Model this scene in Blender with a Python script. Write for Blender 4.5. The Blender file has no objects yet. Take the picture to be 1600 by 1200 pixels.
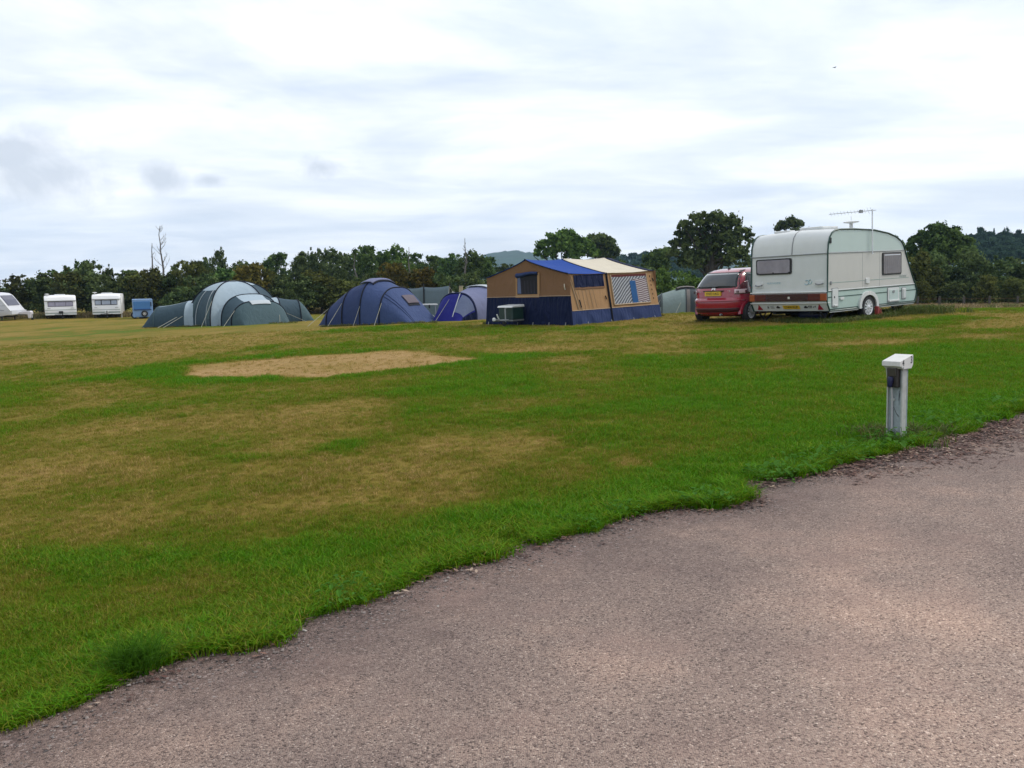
import bpy, bmesh, math, random
import numpy as np
from mathutils import Vector, Matrix, Euler

SC = bpy.context.scene
COL = SC.collection
rad = math.radians
PI = math.pi

# ------------------------------------------------------------------ camera and terrain
F = 1350.0
CAMZ = 1.5
CAM = Vector((0, 0, CAMZ))
RC = Euler((rad(90 - 6.84), 0, 0)).to_matrix() @ Matrix.Rotation(rad(-0.7), 3, 'Z')
SL = 0.0387


def sm(t):
    t = np.clip(t, 0, 1)
    return t * t * (3 - 2 * t)


def gz(x, y):
    """height of the field: tilted up to the right, falling away beyond the camp"""
    x = np.asarray(x, float)
    y = np.asarray(y, float)
    r = sm((x + 10) / 20)
    t = sm((y - (30 - 3 * r - 5 * sm((x - 8) / 6))) / (55 - 20 * r))
    xl = np.where(x > -25, x, -(25 + 15 * np.tanh((-x - 25) / 15)))
    xl = np.where(x > 9.5, 9.5 + 4 * np.tanh((x - 9.5) * .25), xl)
    return SL * xl * (1 - t) - 1.1 * t


def g1(x, y):
    return float(gz(x, y))


def ray(px, py):
    v = RC @ Vector(((px - 800) / F, (600 - py) / F, -1))
    return v / v.y


def at(px, py, d):
    return CAM + ray(px, py) * d


def gp(px, py):
    r = ray(px, py)
    d = 1.0
    while d < 400:
        p = CAM + r * d
        if p.z < g1(p.x, p.y):
            break
        d *= 1.01
    a, b = d / 1.01, d
    for _ in range(30):
        m = (a + b) / 2
        p = CAM + r * m
        if p.z < g1(p.x, p.y):
            b = m
        else:
            a = m
    p = CAM + r * b
    return Vector((p.x, p.y, g1(p.x, p.y)))


def gd(px, d, py=470):
    p = at(px, py, d)
    return Vector((p.x, p.y, g1(p.x, p.y)))


def proj(P):
    c = RC.transposed() @ (Vector(P) - CAM)
    return 800 + F * c.x / -c.z, 600 - F * c.y / -c.z


def hz(x, y, py):
    a, b = -20.0, 200.0
    for _ in range(50):
        m = (a + b) / 2
        if proj((x, y, m))[1] > py:
            a = m
        else:
            b = m
    return a


def reach(p, dirv, px):
    """distance along dirv from p until the column px is met"""
    a, b = 0.0, 15.0
    s = 1 if proj(p + dirv * 15)[0] > proj(p)[0] else -1
    for _ in range(50):
        m = (a + b) / 2
        if (proj(p + dirv * m)[0] - px) * s < 0:
            a = m
        else:
            b = m
    return a


def slope_rot(x, y, yaw=0, amount=1.0):
    e = 0.8
    nx = -(g1(x + e, y) - g1(x - e, y)) / (2 * e) * amount
    ny = -(g1(x, y + e) - g1(x, y - e)) / (2 * e) * amount
    q = Vector((0, 0, 1)).rotation_difference(Vector((nx, ny, 1)).normalized())
    return (q.to_matrix() @ Matrix.Rotation(yaw, 3, 'Z')).to_euler()


# ------------------------------------------------------------------ numpy value noise
def vnoise(x, y, seed=0):
    xi = np.floor(x).astype(np.int64)
    yi = np.floor(y).astype(np.int64)
    fx = x - xi
    fy = y - yi
    fx = fx * fx * (3 - 2 * fx)
    fy = fy * fy * (3 - 2 * fy)

    def h(a, b):
        n = (a * 374761393 + b * 668265263 + seed * 974634777) & 0x7fffffff
        n = ((n ^ (n >> 13)) * 1274126177) & 0x7fffffff
        n = (n ^ (n >> 16)) & 0x7fffffff
        return (n % 100003) / 100003.0
    a = h(xi, yi)
    b = h(xi + 1, yi)
    c = h(xi, yi + 1)
    d = h(xi + 1, yi + 1)
    return a + (b - a) * fx + (c - a) * fy + (a - b - c + d) * fx * fy


def fbm(x, y, o=4, seed=0):
    r = 0
    am = 0.5
    for i in range(o):
        r = r + am * vnoise(x * 2 ** i, y * 2 ** i, seed + i * 7)
        am /= 2
    return r / (1 - 0.5 ** o)


# ------------------------------------------------------------------ mesh builder
class MB:
    def __init__(s):
        s.v = []
        s.f = []
        s.m = []

    def add(s, vs, fs, mi=0):
        o = len(s.v)
        s.v += [tuple(p) for p in vs]
        s.f += [tuple(i + o for i in f) for f in fs]
        s.m += [mi] * len(fs)
        return s

    def box(s, x0, x1, y0, y1, z0, z1, mi=0, T=None):
        vs = [Vector((x, y, z)) for z in (z0, z1) for y in (y0, y1) for x in (x0, x1)]
        if T is not None:
            vs = [T @ p for p in vs]
        return s.add(vs, [(0, 2, 3, 1), (4, 5, 7, 6), (0, 1, 5, 4), (2, 6, 7, 3), (0, 4, 6, 2), (1, 3, 7, 5)], mi)

    def tube(s, pts, r, n=8, mi=0):
        pts = [Vector(p) for p in pts]
        if not hasattr(r, '__len__'):
            r = [r] * len(pts)
        vs, fs = [], []
        up = None
        for i, p in enumerate(pts):
            t = (pts[min(i + 1, len(pts) - 1)] - pts[max(i - 1, 0)]).normalized()
            if up is None:
                up = Vector((0, 0, 1)) if abs(t.z) < .9 else Vector((1, 0, 0))
            a = t.cross(up).normalized()
            b = a.cross(t).normalized()
            up = b
            for k in range(n):
                w = 2 * PI * k / n
                vs.append(p + (a * math.cos(w) + b * math.sin(w)) * r[i])
        for i in range(len(pts) - 1):
            for k in range(n):
                fs.append((i * n + k, i * n + (k + 1) % n, (i + 1) * n + (k + 1) % n, (i + 1) * n + k))
        fs.append(tuple(range(n))[::-1])
        fs.append(tuple((len(pts) - 1) * n + k for k in range(n)))
        return s.add(vs, fs, mi)

    def lathe(s, prof, c, axis='z', n=24, mi=0, caps=True):
        """prof: list of (radius, height along the axis)"""
        c = Vector(c)
        vs, fs = [], []
        for (r, h) in prof:
            for k in range(n):
                w = 2 * PI * k / n
                a, b = r * math.cos(w), r * math.sin(w)
                vs.append(c + Vector({'z': (a, b, h), 'y': (b, h, a), 'x': (h, a, b)}[axis]))
        for i in range(len(prof) - 1):
            for k in range(n):
                fs.append((i * n + k, i * n + (k + 1) % n, (i + 1) * n + (k + 1) % n, (i + 1) * n + k))
        if caps:
            fs.append(tuple(range(n))[::-1])
            fs.append(tuple((len(prof) - 1) * n + k for k in range(n)))
        return s.add(vs, fs, mi)

    def prism(s, poly, fn, a, b, mi=0):
        """poly 2D, fn(u, v, w) -> point"""
        n = len(poly)
        vs = [fn(u, v, a) for u, v in poly] + [fn(u, v, b) for u, v in poly]
        fs = [tuple(range(n))[::-1], tuple(range(n, 2 * n))]
        fs += [(i, (i + 1) % n, n + (i + 1) % n, n + i) for i in range(n)]
        return s.add(vs, fs, mi)

    def grid(s, fn, nu, nv, mi=0, mfn=None):
        vs = [fn(i / nu, j / nv) for j in range(nv + 1) for i in range(nu + 1)]
        o = len(s.v)
        s.v += [tuple(p) for p in vs]
        for j in range(nv):
            for i in range(nu):
                a = j * (nu + 1) + i + o
                s.f.append((a, a + 1, a + nu + 2, a + nu + 1))
                s.m.append(mfn((i + .5) / nu, (j + .5) / nv) if mfn else mi)
        return s

    def build(s, name, mats, parent=None, smooth=0, bevel=0, recalc=True, solid=0):
        me = bpy.data.meshes.new(name)
        me.from_pydata(s.v, [], s.f)
        if not isinstance(mats, (list, tuple)):
            mats = [mats]
        for m in mats:
            me.materials.append(m)
        if len(mats) > 1:
            me.polygons.foreach_set('material_index', s.m)
        bm = bmesh.new()
        bm.from_mesh(me)
        bmesh.ops.remove_doubles(bm, verts=bm.verts, dist=1e-5)
        if recalc:
            bmesh.ops.recalc_face_normals(bm, faces=bm.faces)
        bm.to_mesh(me)
        bm.free()
        if smooth:
            me.shade_smooth()
            me.set_sharp_from_angle(angle=rad(smooth))
        ob = bpy.data.objects.new(name, me)
        COL.objects.link(ob)
        if parent:
            ob.parent = parent
        if solid:
            md = ob.modifiers.new('Solid', 'SOLIDIFY')
            md.thickness = solid
            md.offset = 0
        if bevel:
            md = ob.modifiers.new('Bevel', 'BEVEL')
            md.width = bevel
            md.segments = 2
            md.limit_method = 'ANGLE'
            md.angle_limit = rad(40)
        return ob


def tag(o, label=None, cat=None, group=None, kind=None):
    if label:
        o['label'] = label
    if cat:
        o['category'] = cat
    if group:
        o['group'] = group
    if kind:
        o['kind'] = kind
    return o


def thing(name, label, cat, loc=(0, 0, 0), rot=(0, 0, 0), group=None):
    o = bpy.data.objects.new(name, None)
    o.empty_display_size = .3
    COL.objects.link(o)
    o.location = loc
    o.rotation_euler = rot
    return tag(o, label, cat, group)


def copy_tree(o, parent=None):
    c = o.copy()
    COL.objects.link(c)
    if parent:
        c.parent = parent
    for ch in list(o.children):
        copy_tree(ch, c)
    return c


# ------------------------------------------------------------------ materials
def nt(name):
    m = bpy.data.materials.new(name)
    m.use_nodes = True
    t = m.node_tree
    for n in list(t.nodes):
        t.nodes.remove(n)
    return m, t


def N(t, typ, **kw):
    n = t.nodes.new(typ)
    for k, v in kw.items():
        if k in n.inputs:
            n.inputs[k].default_value = v
        else:
            setattr(n, k, v)
    return n


def mixc(t, fac, a, b, mode='MIX'):
    n = t.nodes.new('ShaderNodeMix')
    n.data_type = 'RGBA'
    n.blend_type = mode
    for sock, val in ((n.inputs[0], fac), (n.inputs[6], a), (n.inputs[7], b)):
        if hasattr(val, 'links') or hasattr(val, 'is_linked'):
            t.links.new(val, sock)
        elif isinstance(val, (int, float)):
            sock.default_value = val
        else:
            sock.default_value = (*val, 1)
    return n.outputs[2]


def mth(t, op, a, b=None, clamp=False):
    n = t.nodes.new('ShaderNodeMath')
    n.operation = op
    n.use_clamp = clamp
    for i, v in enumerate((a, b)):
        if v is None:
            continue
        if isinstance(v, (int, float)):
            n.inputs[i].default_value = v
        else:
            t.links.new(v, n.inputs[i])
    return n.outputs[0]


def ramp(t, fac, stops):
    n = t.nodes.new('ShaderNodeValToRGB')
    el = n.color_ramp.elements
    while len(el) < len(stops):
        el.new(0.5)
    for e, (p, c) in zip(el, stops):
        e.position = p
        e.color = (*c, 1) if len(c) == 3 else c
    t.links.new(fac, n.inputs[0])
    return n.outputs[0]


def ns(t, vec, scale, detail=4, rough=.55, dist=0):
    n = N(t, 'ShaderNodeTexNoise', Scale=scale, Detail=detail, Roughness=rough, Distortion=dist)
    if vec is not None:
        t.links.new(vec, n.inputs['Vector'])
    return n.outputs['Fac']


def M(name, col, rough=.6, metal=0, var=.12, scale=4, bump=0, bscale=30, coat=0, dirt=0, dcol=(.12, .11, .08),
      wrinkle=0, wscale=(2, 2, 1.2), sheen=0, transl=0, dscale=2.3):
    m, t = nt(name)
    tc = N(t, 'ShaderNodeTexCoord').outputs['Object']
    f = ns(t, tc, scale, 5)
    c = mixc(t, f, tuple(x * (1 - var) for x in col), tuple(min(1, x * (1 + var)) for x in col))
    if dirt:
        d = ns(t, tc, dscale, 8, .7)
        d = mth(t, 'MULTIPLY', mth(t, 'SUBTRACT', d, .45), 4 * dirt, True)
        c = mixc(t, d, c, dcol)
    p = N(t, 'ShaderNodeBsdfPrincipled', Roughness=rough, Metallic=metal)
    t.links.new(c, p.inputs['Base Color'])
    p.inputs['Coat Weight'].default_value = coat
    p.inputs['Coat Roughness'].default_value = .06
    p.inputs['Sheen Weight'].default_value = 0
    if sheen:
        p.inputs['Specular IOR Level'].default_value = .18
    if bump or wrinkle:
        h = None
        if bump:
            h = mth(t, 'MULTIPLY', ns(t, tc, bscale, 3), bump)
        if wrinkle:
            mp = N(t, 'ShaderNodeMapping')
            mp.inputs['Scale'].default_value = wscale
            t.links.new(tc, mp.inputs['Vector'])
            w = mth(t, 'MULTIPLY', ns(t, mp.outputs[0], 1.6, 3, .5, 1.0), wrinkle)
            h = w if h is None else mth(t, 'ADD', h, w)
        b = N(t, 'ShaderNodeBump', Strength=1.0, Distance=.1)
        t.links.new(h, b.inputs['Height'])
        t.links.new(b.outputs[0], p.inputs['Normal'])
    out = N(t, 'ShaderNodeOutputMaterial')
    sh = p.outputs[0]
    if transl:
        tr = N(t, 'ShaderNodeBsdfTranslucent')
        t.links.new(c, tr.inputs[0])
        mx = N(t, 'ShaderNodeMixShader', Fac=transl)
        t.links.new(sh, mx.inputs[1])
        t.links.new(tr.outputs[0], mx.inputs[2])
        sh = mx.outputs[0]
    t.links.new(sh, out.inputs[0])
    return m


def text(body, size, mat, parent, name, T, ext=.0015, align='CENTER', sx=1.0, shear=0):
    cu = bpy.data.curves.new(name, 'FONT')
    cu.body = body
    cu.size = size
    cu.extrude = ext
    cu.align_x = align
    cu.align_y = 'CENTER'
    cu.shear = shear
    tmp = bpy.data.objects.new('tmp', cu)
    COL.objects.link(tmp)
    bpy.context.view_layer.update()
    me = bpy.data.meshes.new_from_object(tmp.evaluated_get(bpy.context.evaluated_depsgraph_get()))
    bpy.data.objects.remove(tmp)
    bpy.data.curves.remove(cu)
    me.transform(T @ Matrix.Diagonal((sx, 1, 1, 1)))
    me.materials.clear()
    me.materials.append(mat)
    me.name = name
    ob = bpy.data.objects.new(name, me)
    COL.objects.link(ob)
    ob.parent = parent
    return ob


def frame(o, ex, ey):
    """matrix with origin o, x axis ex, y axis ey"""
    ex = Vector(ex).normalized()
    ey = Vector(ey).normalized()
    ez = ex.cross(ey)
    return Matrix(((ex.x, ey.x, ez.x, o[0]), (ex.y, ey.y, ez.y, o[1]), (ex.z, ey.z, ez.z, o[2]), (0, 0, 0, 1)))


def rrect(x0, x1, y0, y1, r, n=4):
    p = []
    for cx, cy, a in ((x1 - r, y1 - r, 0), (x0 + r, y1 - r, 90), (x0 + r, y0 + r, 180), (x1 - r, y0 + r, 270)):
        for k in range(n + 1):
            w = rad(a + 90 * k / n)
            p.append((cx + r * math.cos(w), cy + r * math.sin(w)))
    return p


def clipz(poly, z0, z1):
    def cut(P, f):
        out = []
        for i in range(len(P)):
            a, b = P[i], P[(i + 1) % len(P)]
            fa, fb = f(a), f(b)
            if fa >= 0:
                out.append(a)
            if fa * fb < 0:
                k = fa / (fa - fb)
                out.append((a[0] + (b[0] - a[0]) * k, a[1] + (b[1] - a[1]) * k))
        return out
    return cut(cut(poly, lambda p: p[1] - z0), lambda p: z1 - p[1])
# ------------------------------------------------------------------ palette
m_white = M('white_paint', (.55, .57, .56), .35, var=.05, dirt=.16, dcol=(.38, .39, .35), coat=.2)
m_cap = M('white_grp', (.60, .61, .60), .38, var=.04, dirt=.1, dcol=(.40, .41, .38), coat=.15)
m_mint = M('mint_panel', (.38, .49, .445), .4, var=.05, dirt=.1, dcol=(.28, .33, .29), coat=.15)
m_mint2 = M('pale_mint_panel', (.45, .54, .515), .4, var=.05, dirt=.08, dcol=(.33, .37, .34), coat=.15)
m_green = M('dark_green_trim', (.012, .05, .038), .45, var=.2)
m_grey = M('grey_trim', (.22, .23, .24), .5)
m_black = M('black_plastic', (.012, .012, .013), .55, var=.2)
m_tyre = M('tyre_rubber', (.016, .016, .017), .85, var=.3, scale=12)
m_under = M('underbody', (.012, .012, .012), .9)
m_steel = M('galvanised_steel', (.30, .31, .32), .45, metal=.7, var=.2)
m_red = M('red_lens', (.07, .0025, .008), .25, var=.2, coat=.4)
m_maroon = M('maroon_lens', (.035, .003, .010), .25, var=.25, coat=.4)
m_amber = M('amber_lens', (.27, .05, .008), .3, var=.15, coat=.4)
m_plate = M('yellow_plate', (.62, .40, .03), .45, var=.05)
m_reflect = M('red_reflector', (.30, .01, .03), .3, coat=.3)
m_alloy = M('silver_wheel', (.62, .63, .64), .3, metal=.3, var=.06)
m_carred = M('red_car_paint', (.27, .007, .026), .2, var=.05, coat=1.0)
m_lens = M('clear_lens', (.55, .40, .42), .2, coat=.6)
m_rope = M('guy_rope', (.34, .34, .28), .9)
m_silver = M('silver_badge', (.7, .7, .72), .25, metal=.6)
m_rust = M('rusty_chain', (.20, .05, .03), .8, var=.4)
m_blue = M('blue_plastic', (.004, .008, .05), .4, var=.2)


def glass(name, col, rough=.05, curtain=None, cs=9):
    m, t = nt(name)
    tc = N(t, 'ShaderNodeTexCoord').outputs['Object']
    p = N(t, 'ShaderNodeBsdfPrincipled', Roughness=rough)
    if curtain:
        w = N(t, 'ShaderNodeTexWave', Scale=cs, Distortion=1.5)
        w.inputs['Detail'].default_value = 2
        t.links.new(tc, w.inputs['Vector'])
        c = mixc(t, w.outputs['Fac'], col, curtain)
        c = mixc(t, ns(t, tc, 2.5), c, tuple(.6 * x for x in col))
    else:
        c = mixc(t, ns(t, tc, 2.5), col, tuple(.55 * x for x in col))
    t.links.new(c, p.inputs['Base Color'])
    p.inputs['Coat Weight'].default_value = .35 if curtain else .45
    p.inputs['Coat Roughness'].default_value = .03
    o = N(t, 'ShaderNodeOutputMaterial')
    t.links.new(p.outputs[0], o.inputs[0])
    return m


m_win_pale = glass('caravan_window_net', (.30, .28, .34), curtain=(.40, .38, .44))
m_win_brown = glass('caravan_window_curtain', (.085, .064, .055), curtain=(.17, .13, .115), cs=3)
m_glass = glass('car_glass', (.012, .020, .023))
m_glass2 = glass('side_glass', (.03, .04, .045))
m_win_van = glass('van_window_net', (.26, .25, .33), curtain=(.40, .36, .45), cs=3)
m_win_van2 = glass('van_window_bright', (.30, .34, .42), curtain=(.42, .48, .58), cs=3)
m_win_dark = glass('van_window_dark', (.045, .045, .085))


# ------------------------------------------------------------------ wheel
def make_wheel(parent, c, axis_y, r, w, rim_r, spokes, hub=None):
    """wheel with its outer side towards axis_y (+1 / -1)"""
    a = axis_y
    t = MB().lathe([(rim_r * .6, -w / 2), (rim_r, -w / 2), (r * .94, -w / 2), (r, -w * .32), (r, w * .32), (r * .94, w / 2),
                    (rim_r, w / 2), (rim_r * .96, w * .3), (rim_r * .2, w * .22)], (0, 0, 0), 'y', 36)
    ty = t.build('tyre', m_tyre, parent, smooth=40)
    ty.location = c
    if a < 0:
        ty.rotation_euler = (0, 0, PI)
    h = MB()
    y0 = w * .5
    h.lathe([(rim_r * .80, y0 * .8), (rim_r * .98, y0 * 1.02), (rim_r * 1.0, y0 * 1.0), (rim_r * .99, y0 * .75)], (0, 0, 0), 'y', 36, 0, False)
    h.lathe([(rim_r * .30, y0 * .7), (rim_r * .30, y0 * 1.02), (rim_r * .22, y0 * 1.1), (rim_r * .05, y0 * 1.12)], (0, 0, 0), 'y', 20)
    for k in range(spokes):
        T = Matrix.Rotation(2 * PI * k / spokes, 4, 'Y')
        h.box(-rim_r * .10, rim_r * .10, y0 * .75, y0 * 1.0, rim_r * .2, rim_r * .86, 0, T)
    ho = h.build('wheel_trim', hub or m_alloy, ty, smooth=35)
    return ty


def van_shell(prof, W, crown=.05, zc=1.9, inset=.035, ny=10):
    """caravan body swept across its width from a side profile (x, z)"""
    cx = sum(p[0] for p in prof) / len(prof)
    czz = sum(p[1] for p in prof) / len(prof)
    ys = [0, inset * .35, inset] + [inset + (W - 2 * inset) * k / ny for k in range(1, ny)] + [W - inset, W - inset * .35, W]
    ins = [inset, inset * .35, 0] + [0] * (ny - 1) + [0, inset * .35, inset]
    b = MB()
    n = len(prof)
    vs = []
    for y, i in zip(ys, ins):
        for (x, z) in prof:
            d = Vector((cx - x, czz - z))
            d.normalize()
            cz = crown * max(0, min(1, (z - zc) / .35)) * (1 - ((y - W / 2) / (W / 2)) ** 2)
            vs.append((x + d.x * i, y, z + d.y * i + cz))
    fs = [tuple(range(n))[::-1], tuple((len(ys) - 1) * n + k for k in range(n))]
    for j in range(len(ys) - 1):
        for k in range(n):
            fs.append((j * n + k, j * n + (k + 1) % n, (j + 1) * n + (k + 1) % n, (j + 1) * n + k))
    return b.add(vs, fs)


# ------------------------------------------------------------------ the big caravan
def make_caravan():
    W = 2.36
    yaw = rad(37.0)
    p0 = gp(1293, 504.5)
    root = thing('touring_caravan', 'big pale mint touring caravan beside the red car with a television aerial',
                 'caravan', p0, slope_rot(p0.x, p0.y, yaw, 1.0))
    prof = [(.10, .30), (-.02, .52), (-.02, .80), (.0, .82), (.015, 1.3), (.03, 1.80), (.055, 2.02), (.12, 2.18), (.22, 2.29),
            (.36, 2.355), (.55, 2.38), (1.2, 2.385), (2.2, 2.35), (2.9, 2.26), (3.3, 2.16), (3.56, 2.04), (3.72, 1.88), (3.79, 1.72),
            (4.08, 1.2), (4.34, .76), (4.41, .62), (4.38, .48), (4.28, .30)]
    van_shell(prof, W).build('body', m_white, root, smooth=38)

    def side(poly, d0, d1, name, mat, par=root, bev=.0):
        return MB().prism(poly, lambda u, v, w: (u, w, v), d0, d1).build(name, mat, par, bevel=bev)

    inner = [(x * .985 + .02, 1.25 + (z - 1.25) * .972) for x, z in prof]
    side(clipz(inner, .84, 1.76), -.0015, .004, 'middle_side_panel', M('warm_white_panel', (.51, .495, .465), .42, var=.05, dirt=.14, dcol=(.38, .38, .34), coat=.1))
    side(clipz(inner, 1.80, 3), -.002, .004, 'upper_side_panel', m_mint2)
    side(clipz(inner, .2, .64), -.002, .004, 'lower_side_panel', m_mint)
    side(clipz(inner, .66, .80), -.002, .004, 'lower_side_panel', m_mint)
    # edge piping along the near and far outline
    for y in (-.004, W + .004):
        ed = MB().tube([(x, y, z) for x, z in prof] + [(prof[0][0], y, prof[0][1])], .022, 6)
        ed.build('edge_trim', m_green, root, smooth=60)
    a = MB().box(.06, 3.76, -.014, .0, 1.765, 1.785)
    a.box(.0, .03, .0, W, 1.765, 1.787)
    a.build('awning_rail', m_grey, root, bevel=.004)
    b = MB().box(.02, 4.33, -.012, 0, .805, .835)
    b.box(-.055, -.01, -.01, W + .01, .785, .815)
    b.box(-.05, .12, -.01, W + .01, .50, .525)
    b.build('white_moulding', m_cap, root, bevel=.006)
    st = MB().box(.03, 4.36, -.009, 0, .785, .803)
    st.box(.03, 4.37, -.009, 0, .640, .662)
    st.box(.1, 1.52, -.009, 0, .325, .35)
    st.box(2.24, 4.27, -.009, 0, .325, .35)
    st.build('green_stripe', m_green, root)
    m_line = M('faint_green_line', (.24, .32, .29), .5)
    ln = MB().box(.06, 1.75, -.004, .002, 1.008, 1.024).box(1.95, 3.98, -.004, .002, 1.008, 1.024)
    ln.box(.006, .012, .42, 1.9, 1.0, 1.01)
    ln.build('pinstripe', m_line, root)
    for x in (1.62, 2.45):
        MB().box(x, x + .008, -.003, .002, .84, 1.76).build('panel_joint', m_grey, root)
    # roof seam down the rear cap
    sm_ = MB().tube([(.022, 1.06, 1.79), (.05, 1.06, 2.04), (.115, 1.06, 2.225), (.215, 1.06, 2.338), (.36, 1.06, 2.405), (.6, 1.06, 2.432), (2.2, 1.06, 2.402)], .012, 6)
    sm_.build('roof_seam', m_grey, root, smooth=60)
    # rear window
    wf = MB().prism(rrect(1.06, 2.18, 1.29, 1.71, .05), lambda u, v, w: (w, u, v), -.018, .03)
    wo = wf.build('window', m_black, root, bevel=.004)
    tag(wo, 'narrow rear window with pale net curtain')
    MB().prism(rrect(1.10, 2.14, 1.325, 1.675, .04), lambda u, v, w: (w, u, v), -.026, -.014).build('pane', m_win_pale, wo, bevel=.006)
    for u in (1.12, 1.62, 2.12):
        MB().box(-.032, -.022, u - .02, u + .02, 1.325, 1.35).build('catch', m_black, wo)
    # side window
    wo = side(rrect(2.58, 3.56, 1.12, 1.735, .05), -.022, .0, 'window', m_black, bev=.004)
    tag(wo, 'squarish side window with brown curtain')
    side(rrect(2.62, 3.52, 1.155, 1.70, .04), -.03, -.02, 'pane', m_win_brown, wo, .006)
    side([(2.66, 1.655), (3.48, 1.655), (3.48, 1.675), (2.66, 1.675)], -.034, -.028, 'curtain_rail', m_silver, wo)
    # light bar
    lb = MB().box(-.075, -.01, .0, W, .565, .765).build('light_bar', m_maroon, root, bevel=.008)
    tag(lb, 'full width maroon rear light bar')
    for y0, y1, mm, nm in ((-.012, .16, m_amber, 'indicator'), (.162, .52, m_red, 'brake_light'), (W - .52, W - .162, m_red, 'brake_light'), (W - .16, W + .012, m_amber, 'indicator')):
        MB().box(-.083, -.02, y0, y1,   .572, .758).build(nm, mm, lb, bevel=.008)
    MB().box(-.082, -.07, 1.07, 1.13, .63, .69).build('badge', m_silver, lb)
    for k in range(3):
        MB().box(-.0785, -.07, .53, W - .53, .60 + k * .05, .606 + k * .05).build('lens_rib', m_black, lb)
    # bumper panel with plate, triangles and stickers
    nr = Vector((.12, 0, .22)).normalized()

    def rp(y, k, off=.006):          # point on the sloping rear skirt, k 0..1 from bottom
        return Vector((.10 - .12 * k - off * .88, y, .30 + .22 * k - off * .4))
    RT = lambda y, k, off=.006: frame(rp(y, k, off), (0, -1, 0), Vector((-.12, 0, .22)))
    pl = MB()
    pl.prism(rrect(-.26, .26, -.055, .055, .01), lambda u, v, w: RT(1.1, .5) @ Vector((u, v, w)), 0, .008)
    po = pl.build('number_plate', m_plate, root)
    text('CN04 KUP', .098, m_black, po, 'registration', RT(1.1, .5, .016), sx=.92)
    for y in (.24, W - .24):
        tr = MB().prism([(-.085, -.085), (.085, -.085), (0, .085)], lambda u, v, w: RT(y, .52) @ Vector((u, v, w)), 0, .008)
        tr.build('reflector', m_reflect, root)
    def blob(y, k, pts, s):
        MB().prism([(u * s, v * s) for u, v in pts], lambda u, v, w: RT(y, k, .003) @ Vector((u, v, w)), 0, .003).build('sticker', m_black, root)
    for y in (.66, 1.52):            # car-like stickers
        blob(y, .5, [(-1, -.3), (-.7, -.6), (.7, -.6), (1, -.2), (.95, .1), (.5, .15), (.3, .6), (-.4, .6), (-.6, .15), (-.95, .1)], .06)
    blob(.40, .52, [(-1, -.7), (-.6, -.2), (-.7, .3), (-.2, .2), (.4, .2), (1, .9), (.9, .1), (.7, -.7), (.5, -.1), (-.4, -.1), (-.5, -.7)], .045)
    blob(1.84, .5, [(-.6, -.7), (.5, -.7), (.2, 0), (.3, .9), (-.2, .5)], .05)
    for u in (-.04, 0, .04):
        blob(.53 + u, .52, [(-.2, -.9), (.2, -.9), (.25, .9), (-.1, .7)], .045)
    blob(.53, .62, [(-1, -.1), (1, -.1), (1, .1), (-1, .1)], .05)
    gs = MB()
    for k in range(3):
        gs.prism([(-.055, -.008), (.055, -.008), (.055, .008), (-.055, .008)], lambda u, v, w: RT(1.70, .36 + k * .14, .003) @ Vector((u, v, w)), 0, .003)
    gs.build('grey_sticker', m_grey, root)
    # grab handles with plates
    for y in (.22, W - .26):
        hb = MB().prism(rrect(y - .13, y + .13, .93, 1.10, .03), lambda u, v, w: (w, u, v), -.006, .012).build('handle_plate', m_cap, root, bevel=.004)
        MB().tube([(-.01, y - .11, 1.02), (-.05, y - .08, 1.00), (-.055, y, .99), (-.05, y + .08, 1.00), (-.01, y + .11, 1.02)], .016, 8).build('grab_handle', m_grey, hb, smooth=60)
    # swirl emblem and lettering
    m_emb = M('pale_blue_emblem', (.30, .45, .50), .5)
    em = MB()
    for c, r0, a0, a1 in ((.60, .075, 40, 330), (.49, .06, 150, 460)):
        pts = []
        for k in range(15):
            w = rad(a0 + (a1 - a0) * k / 14)
            pts.append((.002, c + r0 * math.cos(w) * (.6 + .4 * k / 14), 1.06 + r0 * math.sin(w) * (.6 + .4 * k / 14)))
        em.tube(pts, .010, 5)
    em.build('emblem', m_emb, root, smooth=60)
    text('RANGER', .075, m_emb, root, 'lettering', frame((.004, 1.62, 1.055), (0, -1, 0), (0, 0, 1)), sx=1.5)
    text('Ranger', .13, M('grey_letter', (.30, .35, .33), .5), root, 'lettering', frame((3.66, -.004, 1.075), (1, 0, 0), (0, 0, 1)), sx=1.05, shear=.25)
    # hatches on the near side
    for x0, x1, z0, z1, nm in ((.20, .46, .40, .86, 'gas_locker_door'), (2.86, 3.44, .38, .76, 'toilet_hatch'), (3.60, 3.80, .43, .73, 'vent_cover')):
        h = side(rrect(x0, x1, z0, z1, .03), -.022, -.002, nm, m_cap, bev=.006)
        side(rrect(x0 - .02, x1 + .02, z0 - .02, z1 + .02, .03), -.012, -.003, 'seal', m_grey, h)
        if nm == 'vent_cover':
            side(rrect(x0 + .03, x1 - .02, z0 + .02, z1 - .03, .01), -.036, -.02, 'flap', m_white, h, .004)
        elif nm == 'toilet_hatch':
            side(rrect(x0 + .06, x1 - .06, z0 + .05, z1 - .06, .01), -.027, -.02, 'flap', m_mint2, h, .003)
            side(rrect(3.08, 3.18, .62, .69, .02), -.04, -.02, 'latch', m_grey, h, .004)
            side(rrect(x0 + .02, x1 - .02, z0 - .0, z0 + .05, .01), -.05, -.02, 'lip', m_cap, h, .008)
        else:
            side(rrect(.25, .41, z0, z0 + .05, .01), -.05, -.02, 'lip', m_cap, h, .008)
            side(rrect(.27, .30, .62, .67, .008), -.03, -.02, 'latch', m_black, h)
    side(rrect(.55, .72, .56, .63, .015), -.03, -.0, 'filler_cap', m_cap, bev=.006)
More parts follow.
